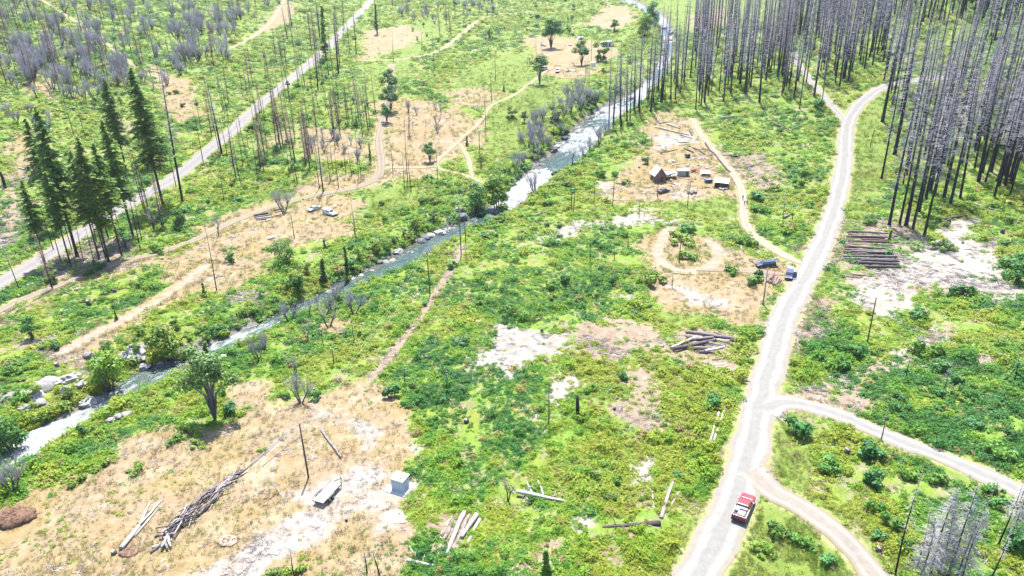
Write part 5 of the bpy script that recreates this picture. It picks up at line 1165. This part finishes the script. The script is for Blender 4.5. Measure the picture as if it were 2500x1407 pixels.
p = at(1418, 98); t = thing('white_tent', 'pale tarp shelter beside the far bushes', 'tent', p, .1); MB().prism([(-2.6, 0), (2.6, 0), (1.6, 1.9), (-1.4, 2.1)], -1.7, 1.7).obj('canvas', M_ROOFW, t); MB().box((0, -1.74, .7), (1.1, .05, 1.3)).obj('flap', M_STEEL, t)
p = at(1448, 163); t = thing('white_tank', 'white round tank standing alone on the green meadow', 'tank', p); soft(MB().tube([(0, 0, -.1), (0, 0, 2.2), (0, 0, 2.5)], [1.4, 1.4, .9], 16).obj('shell', P_WHITE, t), .05); MB().tube([(0, 0, 2.5), (0, 0, 2.7)], [.4, .35], 10).obj('hatch', M_STEEL, t)
pile_of('pale scattered scrap beside the white box van', 'scrap', 'scrap_heap', 'scrap_piece', at(1392, 174), 16, 3.0, (1.6, .9, .3), [M_TIN, P_WHITE, M_LOGP], 13, .5)
pile_of('white rubbish around the maroon car', 'rubbish', 'rubbish_heap', 'bundle', at(1224, 68), 16, 4.0, (1.6, 1.0, .4), [M_TIN, M_PINK, P_WHITE], 14, .6)
pile_of('mixed boards on the far dirt lot', 'boards', 'board_heap', 'board', at(1385, 112), 12, 2.4, (1.6, .4, .2), [M_PINK, M_LOGP, P_BURNT], 15, .4)
p = at(663, 583); t = thing('bath_tub', 'white oblong tub lying alone on the dry meadow', 'tub', p, heading((655, 585), (671, 580))); soft(MB().box((0, 0, .3), (2.1, .95, .6), taper=1.06).obj('shell', P_WHITE, t), .08); MB().box((0, 0, .6), (1.8, .7, .03)).obj('basin', M_ROOFW, t)

# ------------------------------------------------------------------ people on the clearing track
def person(p, rz, shirt, trousers, label, seed, step=.25):
    q = random.Random(seed); t = thing('person', label, 'person', p, rz, None)
    J = {'pel': (0, 0, .95), 'spi': (0, .01, 1.15), 'che': (0, 0, 1.35), 'nec': (0, 0, 1.50), 'hea': (0, .02, 1.60), 'top': (0, .02, 1.74), 'sl': (-.18, 0, 1.43), 'el': (-.25, -.05, 1.16), 'hl': (-.26, .06, .92), 'sr': (.18, 0, 1.43), 'er': (.25, .02, 1.16), 'hr': (.25, .14, .93), 'pl': (-.10, 0, .92), 'kl': (-.11, step * .6, .50), 'al': (-.11, step * .5, .07), 'fl': (-.12, step * .5 + .16, .03), 'p2': (.10, 0, .92), 'kr': (.11, -step * .2, .50), 'ar': (.11, -step, .09), 'fr': (.12, -step + .15, .03)}
    rad = {'pel': .15, 'spi': .14, 'che': .16, 'nec': .06, 'hea': .095, 'top': .08, 'sl': .07, 'sr': .07, 'el': .05, 'er': .05, 'hl': .035, 'hr': .035, 'pl': .095, 'p2': .095, 'kl': .065, 'kr': .065, 'al': .045, 'ar': .045, 'fl': .04, 'fr': .04}
    E = [('pel', 'spi'), ('spi', 'che'), ('che', 'nec'), ('nec', 'hea'), ('hea', 'top'), ('che', 'sl'), ('sl', 'el'), ('el', 'hl'), ('che', 'sr'), ('sr', 'er'), ('er', 'hr'), ('pel', 'pl'), ('pl', 'kl'), ('kl', 'al'), ('al', 'fl'), ('pel', 'p2'), ('p2', 'kr'), ('kr', 'ar'), ('ar', 'fr')]
    ks = list(J); me = bpy.data.meshes.new('person_body'); me.from_pydata([J[k] for k in ks], [(ks.index(a), ks.index(b)) for a, b in E], [])
    o = bpy.data.objects.new('body', me); COL.objects.link(o); o.parent = t
    sm = o.modifiers.new('skin', 'SKIN'); sv = me.skin_vertices[0].data
    for i, k in enumerate(ks): sv[i].radius = (rad[k], rad[k] * (.75 if k in ('pel', 'spi', 'che') else 1)); sv[i].use_root = k == 'pel'
    o.modifiers.new('smooth', 'SUBSURF').levels = 1
    dg = bpy.context.evaluated_depsgraph_get(); nm = bpy.data.meshes.new_from_object(o.evaluated_get(dg)); o.modifiers.clear(); o.data = nm
    skin = speck('skin', (.20, .12, .085), (.26, .165, .12), 3, .6)
    nm.materials.clear(); [nm.materials.append(m) for m in (skin, shirt, trousers, M_BLACK)]
    for f in nm.polygons:
        z = f.center.z; f.material_index = 0 if z > 1.50 else 3 if z < .10 else 2 if z < .98 and abs(f.center.x) < .21 else 1 if z > 1.12 or abs(f.center.x) < .2 else 0
    MB().blob((0, -.005, 1.70), (.105, .115, .10), seed, 0, 10, 6, .05).obj('hair', M_BLACK, t, True)
    MB().tube([(0, .105, 1.64), (0, .135, 1.60)], [.012, .02], 5).obj('nose', skin, t)
    return t
person(at(1813, 489), 2.9, speck('red_shirt', (.13, .02, .018), (.18, .03, .025)), M_BLACK, 'person in dark red top walking ahead on the dirt track', 1)
person(at(1817.5, 502), 3.2, speck('grey_shirt', (.12, .11, .11), (.17, .16, .16)), speck('khaki_trousers', (.11, .09, .06), (.15, .12, .08)), 'person in grey and khaki on the left of the walking pair', 2, .2)
person(at(1823, 501), 3.0, speck('dark_shirt', (.03, .035, .05), (.05, .055, .075)), M_BLACK, 'person in dark clothes on the right of the walking pair', 3, .28)

# ------------------------------------------------------------------ logs, lumber and fallen wood
def log(x0, y0, x1, y1, r, m, label, group=None, lift=0.0, taper=.75, stubs=0, cat='log', name='log', ends=True):
    a, b = at(x0, y0), at(x1, y1); a.z += r + lift; b.z += r * taper + lift
    d = b - a; L = d.length; q = random.Random(int(x0 * 7 + y1 * 13))
    pts = [Vector((L * k / 4, (q.uniform(-1, 1) * .04 * L ** .5) if 0 < k < 4 else 0, (q.uniform(0, .04)) if 0 < k < 4 else 0)) for k in range(5)]
    B = MB().tube(pts, [r * (1 + (taper - 1) * k / 4) for k in range(5)], 10)
    for k in range(stubs):
        e = q.uniform(.15, .9) * L; an = q.uniform(0, 3.14); l = q.uniform(.4, 1.4); v = Vector((q.uniform(-.3, .5), math.cos(an), abs(math.sin(an)))) * l
        B.tube([(e, 0, 0), Vector((e, 0, 0)) + v], [r * .25, r * .1], 4)
    o = B.obj(name, m, None, True); o.location = a
    o.rotation_euler = d.to_track_quat('X', 'Z').to_euler(); tag(o, label, cat, group)
    if ends:
        MB().tube([(-.012, 0, 0), (.01, 0, 0)], [r * .9, r * .9], 10).obj('cut_end', M_END, o); MB().tube([(L - .01, 0, 0), (L + .012, 0, 0)], [r * taper * .9, r * taper * .9], 10).obj('cut_end', M_END, o)
    return o
NTH = ['first', 'second', 'third', 'fourth', 'fifth', 'sixth', 'seventh', 'eighth', 'ninth', 'tenth', 'eleventh', 'twelfth', 'thirteenth', 'fourteenth', 'fifteenth', 'sixteenth', 'seventeenth', 'eighteenth', 'nineteenth', 'twentieth']
GRP = 'logs stacked in the big log deck'
DECK = [(2068,569,2168,572,.34),(2070,574,2190,579,.30),(2066,580,2160,584,.36),(2065,586,2192,589,.32),(2064,592,2188,594,.36),(2063,598,2175,601,.32),(2064,600,2150,613,.30),(2061,605,2165,610,.34),(2062,611,2172,619,.34),(2060,617,2150,618,.32),(2078,625,2178,621,.42),(2058,629,2190,630,.34),(2062,635,2192,637,.38),(2068,641,2196,641,.36),(2094,645,2194,648,.44),(2110,655,2198,655,.40)]
for i, (a, b, c_, d, r) in enumerate(DECK):
    ch = i >= 13
    log(a, b, c_, d, r, M_LOGC if ch else R.choice((M_LOGB, M_LOGB, M_LOGG)), f"{'blackened' if ch else 'brown'} log, {NTH[i]} from the back of the big log deck", GRP, 0, R.uniform(.7, .95))
for i, (a, b, c_, d, r) in enumerate([(2072,571,2150,575,.30),(2080,583,2180,586,.32),(2070,595,2172,597,.30),(2068,608,2160,614,.32),(2075,621,2168,624,.34),(2085,633,2186,633,.34),(2100,643,2188,645,.36)]):
    log(a, b, c_, d, r, R.choice((M_LOGB, M_LOGG)) if i < 6 else M_LOGC, f"log lying on top of the big log deck, {NTH[i]} top log from the back", GRP, .55, .8)
log(2062, 671, 2128, 677, .26, M_LOGB, 'thin brown log in front of the log deck, the rear one of two'); log(2060, 677, 2105, 680, .24, M_LOGG, 'short grey log in front of the log deck, the front one of two')
log(2213, 597, 2234, 594, .3, M_LOGG, 'short grey log in the chips right of the log deck'); log(2135, 668, 2182, 664, .12, M_LOGP, 'thin pale pole at the front corner of the log deck')
G2_ = 'logs in the crossed log pile'
for i, (a, b, c_, d, r, m, lf, w) in enumerate([(1673,820,1811,838,.34,M_LOGG,.5,'long grey log lying across the back of the crossed pile'),(1701,828,1637,855,.24,M_LOGP,.3,'pale log slanting left in the crossed pile'),(1642,861,1747,838,.36,M_LOGC,.35,'dark thick log slanting across the crossed pile'),(1703,831,1780,838,.26,M_LOGP,.2,'pale log under the long back log'),(1680,847,1745,846,.28,M_LOGC,0,'dark log hidden in the middle of the crossed pile'),(1692,858,1764,858,.36,M_LOGG,.25,'grey log at the front of the crossed pile'),(1705,864,1762,865,.34,M_LOGC,0,'charred log under the front of the crossed pile'),(1725,842,1772,852,.3,M_LOGG,.2,'short grey log at the right of the crossed pile'),(1730,850,1770,846,.28,M_LOGC,.1,'short charred log at the right of the crossed pile'),(1742,820,1800,843,.14,M_LOGC,.7,'thin dark pole leaning over the crossed pile'),(1660,872,1690,845,.10,M_LOGC,0,'thin dead branch left of the crossed pile'),(1676,830,1760,836,.3,M_LOGC,.1,'charred log tucked behind the crossed pile'),(1690,840,1740,834,.26,M_LOGG,.75,'grey log laid on top of the crossed pile'),(1720,866,1768,855,.26,M_LOGP,.45,'pale log on top at the front of the crossed pile'),(1715,826,1790,846,.24,M_LOGG,.2,'grey log at the back right of the crossed pile')]): log(a, b, c_, d, r * 1.25, m, w, G2_, lf, .8, i % 2)
G3_ = 'grey logs in the low bundle by the road'
for i, (a, b, c_, d, r, m) in enumerate([(1708,902,1781,888,.28,M_LOGP),(1705,906,1780,893,.18,M_LOGG),(1712,907,1778,898,.20,M_LOGP),(1706,911,1780,902,.18,M_LOGG),(1700,916,1776,906,.20,M_LOGP),(1714,917,1780,909,.18,M_LOGG),(1697,920,1772,913,.18,M_LOGC),(1720,920,1782,914,.20,M_LOGP),(1738,884,1772,881,.2,M_LOGC)]): log(a, b, c_, d, r, m, f'weathered log, {NTH[i]} from the back of the low roadside bundle', G3_, .1 * (i % 3), .8)
log(1648, 908, 1688, 877, .1, M_LOGG, 'thin branched stick between the two roadside log piles', None, 0, .4, 5)
G4_ = 'short logs beside the open door car'
for i, (a, b, c_, d) in enumerate([(1874,691,1884,673),(1879,694,1889,675),(1885,693,1893,676),(1887,698,1897,678),(1893,699,1902,682),(1881,689,1889,674)]): log(a, b, c_, d, .30, M_LOGB, f'short thick brown log, {NTH[i]} from the left by the open door car', G4_, .5 if i == 5 else 0, .9)
for i, (a, b, c_, d, r, m) in enumerate([(620,529,655,522,.35,M_LOGC),(622,533,664,526,.3,M_LOGG),(624,536,668,530,.28,M_LOGP),(626,539,650,536,.24,M_LOGG),(648,542,662,537,.2,M_LOGP),(670,516,689,512,.3,M_LOGC),(672,519,686,517,.22,M_LOGP)]): log(a, b, c_, d, r, m, f"log in the roadside heap on the dry meadow, {NTH[i]} from the back left", 'logs heaped beside the meadow track', 0, .85)
# bottom right of the dry field
G5_ = 'grey driftwood logs lying side by side'
for i, (a, b, c_, d, r, m) in enumerate([(1134,1255,1090,1358,.34,M_LOGP),(1126,1256,1098,1330,.22,M_LOGG),(1164,1262,1128,1318,.34,M_LOGP),(1172,1270,1123,1368,.22,M_LOGP),(1115,1258,1088,1318,.18,M_LOGG),(1106,1262,1080,1312,.14,M_LOGG),(1146,1258,1106,1346,.20,M_LOGG),(1098,1270,1072,1312,.10,M_LOGP),(1088,1274,1064,1304,.10,M_LOGG)]): log(a, b, c_, d, r, m, f'bleached log, {NTH[i]} listed from the thick middle one in the driftwood pile', G5_, .05 * (i % 3), .8)
log(1612, 1283, 1470, 1291, .40, M_LOGC, 'long charred fallen log in the grass left of the gravel road', None, 0, .5, 3)
log(1614, 1270, 1645, 1172, .30, M_LOGP, 'long pale fallen trunk beside the charred log', None, 0, .6, 2); log(1622, 1262, 1672, 1180, .10, M_LOGP, 'thin pale pole right of the long pale trunk'); log(1596, 1245, 1592, 1200, .18, M_LOGP, 'short bleached branch left of the long pale trunk', None, 0, .4, 5)
log(1733, 1082, 1758, 998, .20, M_LOGP, 'left pale pole of the pair by the gravel road'); log(1742, 1080, 1770, 996, .20, M_LOGP, 'right pale pole of the pair by the gravel road')
for i, (a, b, c_, d, r) in enumerate([(1262,1205,1388,1228,.34),(1330,1222,1312,1172,.16),(1300,1210,1285,1178,.18),(1350,1216,1398,1190,.18),(1275,1210,1300,1190,.2),(1345,1222,1372,1200,.12),(1285,1216,1295,1232,.14)]): log(a, b, c_, d, r, M_LOGP, ['long bleached trunk with broken limbs in the green field'][0] if i == 0 else f'bleached broken limb by the long pale trunk, {NTH[i-1]} from its middle', 'bleached broken wood in the green field', .1, .45, 4 if i == 0 else 2)
log(785, 1050, 832, 1118, .2, M_LOGG, 'grey pole lying beside the standing wooden pole', None, 0, .8, 4)
t_o = log(297, 1344, 340, 1288, .34, M_LOGP, 'thick bleached forked trunk lying in the dry field', None, 0, .8); log(338, 1290, 398, 1222, .20, M_LOGP, 'long upper fork of the bleached fallen trunk', None, .1, .4, 3); log(342, 1286, 368, 1228, .20, M_LOGP, 'shorter left fork of the bleached fallen trunk', None, .1, .5, 2); log(330, 1312, 385, 1245, .16, M_LOGP, 'thin fork on the near side of the bleached trunk', None, .05, .5, 2)
G6_ = 'cut lengths at the foot of the branch heap'
for i, (a, b, c_, d) in enumerate([(368,1352,422,1308),(372,1340,420,1320),(398,1300,410,1345),(405,1298,418,1340),(390,1315,428,1310),(396,1345,412,1312)]): log(a, b, c_, d, .18, M_LOGP if i % 2 else M_LOGG, f'cut grey length, {NTH[i]} in the small stack below the branch heap', G6_, .2 * (i // 2), .8)
# the twisted heap of branches: every branch a part of the heap
c0, c1 = at(418, 1302), at(578, 1160); q = random.Random(77); h0 = (c0 + c1) / 2; t = thing('branch_heap', 'long twisted heap of grey branches across the dry field', 'branch heap', h0)
ax_ = (c1 - c0); ln_ = ax_.length; ax_.normalize(); sd = Vector((-ax_.y, ax_.x, 0))
for k in range(130):
    e = q.random(); wid = 1.5 * math.sin(min(1, e * 1.15 + .12) * 2.9) ** .8 if e < .86 else .45; wid = max(.35, abs(wid)); c = c0 + ax_ * (e * ln_) + sd * q.uniform(-wid, wid) - h0
    l = q.uniform(1.2, 4.2); an = q.gauss(0, .42); d = (ax_ * math.cos(an) + sd * math.sin(an)) * l / 2 + Vector((0, 0, q.uniform(-.25, .25))); zz_ = q.uniform(.1, .95) * min(1, wid)
    c.z = at(0, 0).z * 0 + zz_; bend = sd * q.uniform(-.3, .3) + Vector((0, 0, q.uniform(0, .25))); r = q.uniform(.05, .14)
    MB().tube([c - d, c + bend, c + d], [r, r * .8, r * .45], 6).obj('branch', q.choice((M_LOGP, M_LOGG, M_LOGG, M_LOGC)), t, True)
for i, (a, b, c_, d) in enumerate([(560,1178,715,1050),(570,1172,660,1098),(585,1160,690,1066)]): log(a, b, c_, d, .05, M_LOGG if i % 2 else M_LOGP, f'thin grey pole trailing from the branch heap, {NTH[i]} from the heap side', 'thin poles trailing from the branch heap', .05 * i, .5, 0, ends=False)
def mound(px, py, r, m, name, label, cat, twigs=0, tm=None, h=.5):
    p = at(px, py); q = random.Random(int(px)); t = thing(name, label, cat, p)
    MB().blob((0, 0, 0), (r, r * .75, r * h), int(px), 0, 16, 10, .16).obj('heap', m, t, True)
    B = MB()
    for k in range(twigs):
        a = q.uniform(0, 6.28); e = q.random() ** .5 * r; c = Vector((math.cos(a) * e, math.sin(a) * e * .75, r * h * (1 - (e / r) ** 2) + .02)); d = Vector((q.uniform(-1, 1), q.uniform(-1, 1), q.uniform(-.4, .6))) * q.uniform(.2, .7)
        B.tube([c - d, c + d], [.04, .015], 4)
    if twigs: B.obj('twigs', tm or m, t)
    return t
mound(35, 1268, 3.0, M_BRUSH, 'brush_heap', 'brown brush heap at the left edge of the dry field', 'brush heap', 260, M_BRUSH, .45)
mound(556, 1322, 1.5, M_CHIP, 'chip_heap', 'pale wood chip heap with brown sticks in the dry field', 'chip heap', 70, M_BRUSH, .35)
mound(316, 1348, 1.3, M_BRUSH, 'bark_heap', 'dark bark scraps at the butt of the forked trunk', 'bark heap', 60, M_LOGB, .2)
mound(962, 1264, 2.2, M_SAWD, 'sawdust_heap', 'low yellowish sawdust heap below the white hut', 'sawdust heap', 0, None, .16)
mound(585, 1065, .01, M_SAWD, 'dust', 'x', 'x') if False else None
# clearing logs
for i, (a, b, c_, d, r, m) in enumerate([(1612,376,1627,367,.26,M_LOGC),(1622,373,1654,366,.18,M_LOGG),(1670,364,1693,374,.34,M_LOGC),(1690,362,1708,368,.26,M_LOGC),(1704,368,1722,378,.26,M_LOGB),(1656,349,1683,349,.14,M_LOGC),(1608,303,1632,298,.3,M_LOGP),(1628,304,1660,315,.3,M_LOGP),(1600,312,1640,321,.3,M_LOGP),(1634,320,1682,331,.26,M_LOGP),(1684,318,1690,333,.3,M_LOGC),(1660,330,1690,340,.2,M_LOGG),(1576,296,1588,304,.2,M_LOGP),(1650,402,1680,399,.14,M_TAN),(1661,437,1690,438,.12,M_TAN),(1657,356,1690,352,.12,M_LOGG),(1610,300,1600,285,.2,M_LOGP)]): log(a, b, c_, d, r, m, f"{ {M_LOGC: 'dark', M_LOGP: 'pale', M_LOGG: 'grey', M_LOGB: 'brown', M_TAN: 'sawn yellow'}[m]} log on the cabin clearing, {['upper','middle','lower'][0 if b < 345 else 1 if b < 390 else 2]} part, {NTH[i]} counted", 'logs strewn over the cabin clearing', 0, .8, 1)
for i, (a, b, c_, d) in enumerate([(1722,350,1732,366),(1732,366,1748,381),(1748,381,1763,401),(1763,401,1782,422)]): log(a, b, c_, d, .28, M_LOGC, f'dark edging log along the clearing track, {NTH[i]} from the top', 'edging logs along the clearing track', 0, .95)
for (a, b, c_, d, r, m, w) in [(2290,540,2360,528,.35,M_LOGC,'fallen charred trunk at the near edge of the right stand'),(2380,500,2430,515,.3,M_LOGG,'grey fallen trunk under the right stand'),(1880,300,1925,318,.35,M_LOGC,'dark fallen trunk on the slope below the middle stand'),(1760,290,1800,284,.3,M_LOGG,'grey fallen trunk near the top of the clearing'),(1990,330,2010,310,.3,M_LOGC,'dark fallen trunk left of the upper gravel road'),(780,350,830,340,.25,M_LOGP,'bleached fallen trunk in the leafless grove'),(1912,533,1935,522,.3,M_LOGG,'grey log fallen on the slope right of the dirt track'),(1940,510,1962,498,.12,M_LOGP,'thin pale pole on the slope right of the dirt track'),(1806,592,1811,612,.34,M_LOGP,'pale upended log beside the dirt track bend'),(1640,668,1694,672,.14,M_TAN,'thin yellow rail below the oval turning loop'),(1650,672,1634,694,.12,M_TAN,'thin yellow rail lying downhill of the loop'),(646,100,674,111,.5,M_LOGC,'charred trunk on the slope above the paved road'),(45,412,92,421,.3,M_LOGP,'pale log bundle at the left edge of the slope'),(1004,142,1030,152,.4,M_LOGC,'dark fallen log beside the far track'),(340,172,390,178,.3,M_LOGP,'pale fallen trunk on the upper left slope'),(1124,38,1148,34,.5,M_LOGC,'dark log beside the far track bend'),(375,548,415,528,.2,M_LOGP,'bleached fallen limb in the roadside shade'),(420,575,480,578,.14,M_LOGP,'pale stick beside the meadow track'),(815,818,850,812,.2,M_LOGB,'brown log on the small bare patch by the river'),(1390,493,1400,488,.2,M_LOGC,'dark log near the river slope'),(995,1370,1070,1385,.22,M_LOGP,'bleached arching dead limb at the bottom edge'),(1000,1335,1022,1372,.10,M_LOGP,'thin bleached limb at the bottom edge'),(1298,530,1345,515,.3,M_LOGG,'grey fallen trunk on the river slope'),(700,1090,640,1140,.06,M_LOGG,'thin grey rod lying in the dry field')]: log(a, b, c_, d, r, m, w, None, 0, .7, 2)

# ------------------------------------------------------------------ poles and wires
POLES = {}
def pole(x, y, top, label, arms=0, m=None, key=None, r=.15, H=None):
    p = at(x, y); H = H or height_to(p, top); t = thing('utility_pole', label, 'pole', p)
    MB().tube([(0, 0, -.4), (0, 0, H * .5), (0, 0, H)], [r, r * .85, r * .7], 10).obj('post', m or M_POLE, t, True)
    a = math.radians(20)
    for k in range(arms):
        z = H - .5 - k * 1.1; MB().box((0, .12, z), (2.2, .1, .12), rz=a).obj('crossarm', M_POLEG, t)
        for e in (-.95, -.35, .35, .95): MB().tube([(e * math.cos(a), .12 + e * math.sin(a), z + .06), (e * math.cos(a), .12 + e * math.sin(a), z + .25)], [.05, .035], 6).obj('insulator', P_WHITE, t)
    if key: POLES[key] = p + Vector((0, 0, H - .3))
    return t
pole(753, 1165, 1035, 'bare brown pole standing in the dry field', 0, key='a')
pole(1050, 720, 613, 'dark utility pole with crossarm above the green slope', 1, key='b'); pole(1126, 621, 505, 'tall utility pole with crossarm beside the river', 1, key='c'); pole(1137, 592, 540, 'short dark stub pole behind the riverside utility pole', 0)
pole(1173, 411, 320, 'utility pole inside the pale ring by the track loop', 1, key='d'); pole(1176, 411, 374, 'short companion pole beside the ringed utility pole', 0)
pole(1186, 320, 241, 'pole beside the meadow track fork', 0, key='e'); pole(1200, 246, 178, 'pole on the meadow beyond the track fork', 0, key='f'); pole(1210, 195, 129, 'pole in the upper meadow', 1, key='g'); pole(1386, 78, 24, 'far left pole above the settlement', 0); pole(1423, 61, 10, 'far right pole above the settlement', 0)
pole(719, 583, 525, 'thin leaning pole on the dry meadow', 0, r=.12); pole(2117, 838, 727, 'lone wooden pole above the side track', 0); pole(1863, 742, 655, 'pale grey pole between the cars and the road', 0, M_POLEG, r=.17); pole(1658, 642, 583, 'dark pole at the edge of the oval loop', 0); pole(1533, 605, 580, 'short dark post left of the oval loop', 0)
def snag(x, y, top, r, label):
    p = at(x, y); H = height_to(p, top); t = thing('snag', label, 'snag', p); MB().tube([(0, 0, -.4), (.02, 0, H * .2), (-.05, .03, H * .7), (-.08, 0, H)], [r * 1.25, r, r * .85, r * .7], 10).obj('trunk', M_CHAR, t, True)
    B = MB()
    for k in range(5): a = k * 1.26; B.tube([(-.08 + math.cos(a) * r * .4, math.sin(a) * r * .4, H - .1), (-.08 + math.cos(a) * r * .5, math.sin(a) * r * .5, H + .15 + .2 * (k % 2))], [r * .25, .02], 4)
    B.obj('splintered_top', M_LOGB, t)
snag(1410, 1018, 970, .36, 'thick black snag standing beside the pale chips'); snag(14, 460, 420, .5, 'black broken snag at the left edge'); snag(2388, 445, 395, .45, 'short broken black snag in the right stand'); snag(645, 142, 132, .5, 'black stub above the paved road'); snag(794, 610, 586, .3, 'dark stub on the riverbank below the meadow')
def wire(a, b, label, off, sag):
    A_, B_ = POLES[a] + off, POLES[b] + off; m_ = (A_ + B_) / 2 - A_; t = MB().tube([Vector((0, 0, 0)) + (B_ - A_) * (k / 10) - Vector((0, 0, sag * 4 * (k / 10) * (1 - k / 10))) for k in range(11)], [.010] * 11, 4, caps=False).obj('power_wire', M_WIRE); t.location = A_; tag(t, label, 'wire', 'power wires between the poles')
for k, o_ in enumerate((-.9, -.3, .9)):
    w = ['left', 'middle', 'right'][k]
    wire('a', 'b', f'{w} power wire from the dry field pole to the slope pole', Vector((o_, o_ * .36 + .12, .1)), 2.2); wire('b', 'c', f'{w} power wire from the slope pole to the riverside pole', Vector((o_, o_ * .36 + .12, .1)), .8); wire('c', 'd', f'{w} power wire crossing the river', Vector((o_, o_ * .36 + .12, .1)), 2.0)

# ------------------------------------------------------------------ stumps and rocks
for (x, y, r) in [(1580,742,.34),(1600,774,.34),(1139,1030,.42),(2068,1105,.42),(2145,1345,.38),(1617,850,.4),(1523,920,.4),(190,712,.4),(281,714,.5),(216,742,.45),(396,634,.35),(389,650,.35),(1323,808,.3),(1332,882,.4),(1300,890,.35),(2317,540,.5),(2447,567,.55),(2350,595,.35),(2268,595,.25),(279,1352,.35),(846,1272,.18),(2325,745,.45),(2426,820,.4),(2453,822,.35),(2020,795,.25),(1507,975,.25),(1500,1000,.25),(1587,930,.2),(1382,730,.15),(1042,875,.4),(740,488,.3),(1180,272,.3),(1860,645,.3),(1845,612,.3),(1690,640,.3),(1600,655,.2),(162,890,.3),(140,895,.45),(1390,415,.3),(1560,410,.3)]:
    p = at(x, y); o = thing('tree_stump', '', 'stump', p); h = r * R.uniform(1.0, 1.9)
    q = random.Random(int(x)); B = MB().tube([(0, 0, -.3), (0, 0, .1), (0, 0, h)], [r * 1.3, r * 1.05, r], 10); B.obj('stump_side', M_LOGC, o, True)
    MB().tube([(0, 0, h - .01), (.01, 0, h + .015)], [r * .93, r * .9], 10).obj('cut_face', R.choice((M_END, M_LOGG)), o); pend(o, 'low charred stump', 'stump', 'charred stumps left on the slopes')
RV = [MB().blob((0, 0, .15), (1, .8, .62), 40 + k, 0, 12, 9, .22).mesh('rock_shape', M_ROCK, k % 2 == 0) for k in range(4)]; RVD = [MB().blob((0, 0, .15), (1, .85, .75), 60 + k, 0, 12, 9, .24).mesh('rock_shape', M_ROCKD, k % 2 == 0) for k in range(3)]
def rock(x, y, rpx, dark=False, dz=0.0, sz=1.0):
    p = at(x, y, dz); D = (Vector(p) - Vector((0, 0, HGT))).dot(fw); s = rpx * D / FPX
    o = link('boulder', R.choice(RVD if dark else RV)); o.location = p; o.scale = (s * R.uniform(.85, 1.2), s * R.uniform(.85, 1.2), s * sz * R.uniform(.7, 1.0)); o.rotation_euler = (R.uniform(-.2, .2), R.uniform(-.2, .2), R.uniform(0, 6.28))
    pend(o, 'dark wet boulder' if dark else 'pale grey boulder', 'boulder', 'boulders along the river')
for v in [(250,905,14,0),(160,955,20,0),(140,935,18,0),(280,930,12,1),(60,1000,18,0),(360,905,12,1),(440,885,12,0),(500,850,9,0),(1072,553,24,0),(1092,545,14,0),(1050,560,16,0),(1105,540,10,0),(1028,573,14,1),(1040,565,12,1),(1012,590,12,1),(1000,598,14,0),(985,605,12,0),(970,600,14,0),(958,617,16,0),(940,622,14,0),(925,625,10,1),(905,642,10,0),(880,655,12,0),(860,662,10,0),(800,695,16,0),(815,688,12,0),(1130,520,14,1),(1145,530,14,1),(1160,520,12,1),(1170,500,14,0),(1200,500,16,0),(1215,490,12,1),(1185,515,10,0),(1120,512,12,0),(330,865,30,0),(300,875,22,0),(350,850,20,0),(345,880,18,0),(180,930,26,0),(195,940,18,0),(105,950,30,0),(85,970,26,0),(120,935,24,0),(100,985,18,0),(205,965,26,0),(225,955,18,0),(215,985,20,1),(30,975,22,0),(50,970,18,0),(15,980,16,0),(385,872,16,1),(405,865,16,1),(420,860,14,0),(310,1015,16,0),(290,1020,14,0),(270,1028,12,0),(545,870,10,0),(730,740,8,0),(690,760,8,1),(640,790,8,1),(620,800,10,0),(655,775,9,1),(1300,405,12,0),(1325,388,12,1),(1315,395,10,1),(1350,355,14,1),(1360,345,12,0),(1380,325,12,1),(1410,310,12,0),(1440,290,12,0),(1470,262,10,1),(1500,250,12,0),(1540,228,12,1),(1590,205,10,0),(1620,140,8,1),(1600,150,9,0),(1640,75,12,0),(1620,60,12,0),(1635,90,10,1),(1655,85,10,0),(1610,115,10,1),(1520,10,10,0),(1260,475,12,0),(1285,440,10,0),(1298,463,9,1),(1320,445,9,0),(1335,420,8,1),(1275,492,9,1),(1245,490,10,0),(1405,395,8,0),(1430,372,8,1),(1455,350,9,0),(75,1100,14,0),(110,1075,10,1),(40,1130,16,0),(20,1100,12,1),(150,1050,10,0),(250,1000,8,1),(480,868,8,1),(220,870,18,0),(235,880,14,0)]:
    rock(v[0], v[1], v[2] * .9, bool(v[3]), .12)
for v in [(1970,948,8),(1590,760,4),(1150,465,5),(1450,160,4),(2085,1440,6),(2440,1300,10),(2390,1313,14),(2000,1330,6),(1690,715,5),(1700,640,5),(590,1147,5),(765,950,6),(1910,585,5)]: rock(v[0], v[1], v[2] * .7)

# ------------------------------------------------------------------ the summer air
hm, ht, hp = newmat('summer_air'); ht.nodes.remove(hp)
pv = N(ht, 'ShaderNodeVolumePrincipled'); pv.inputs['Color'].default_value = (.80, .87, 1.0, 1); pv.inputs['Density'].default_value = .00004; pv.inputs['Anisotropy'].default_value = .2
ht.links.new(pv.outputs[0], ht.nodes['Material Output'].inputs['Volume'])
tag(MB().box((0, 1600, 195), (6400, 3500, 410)).obj('haze', hm), kind='stuff')

settle_labels()
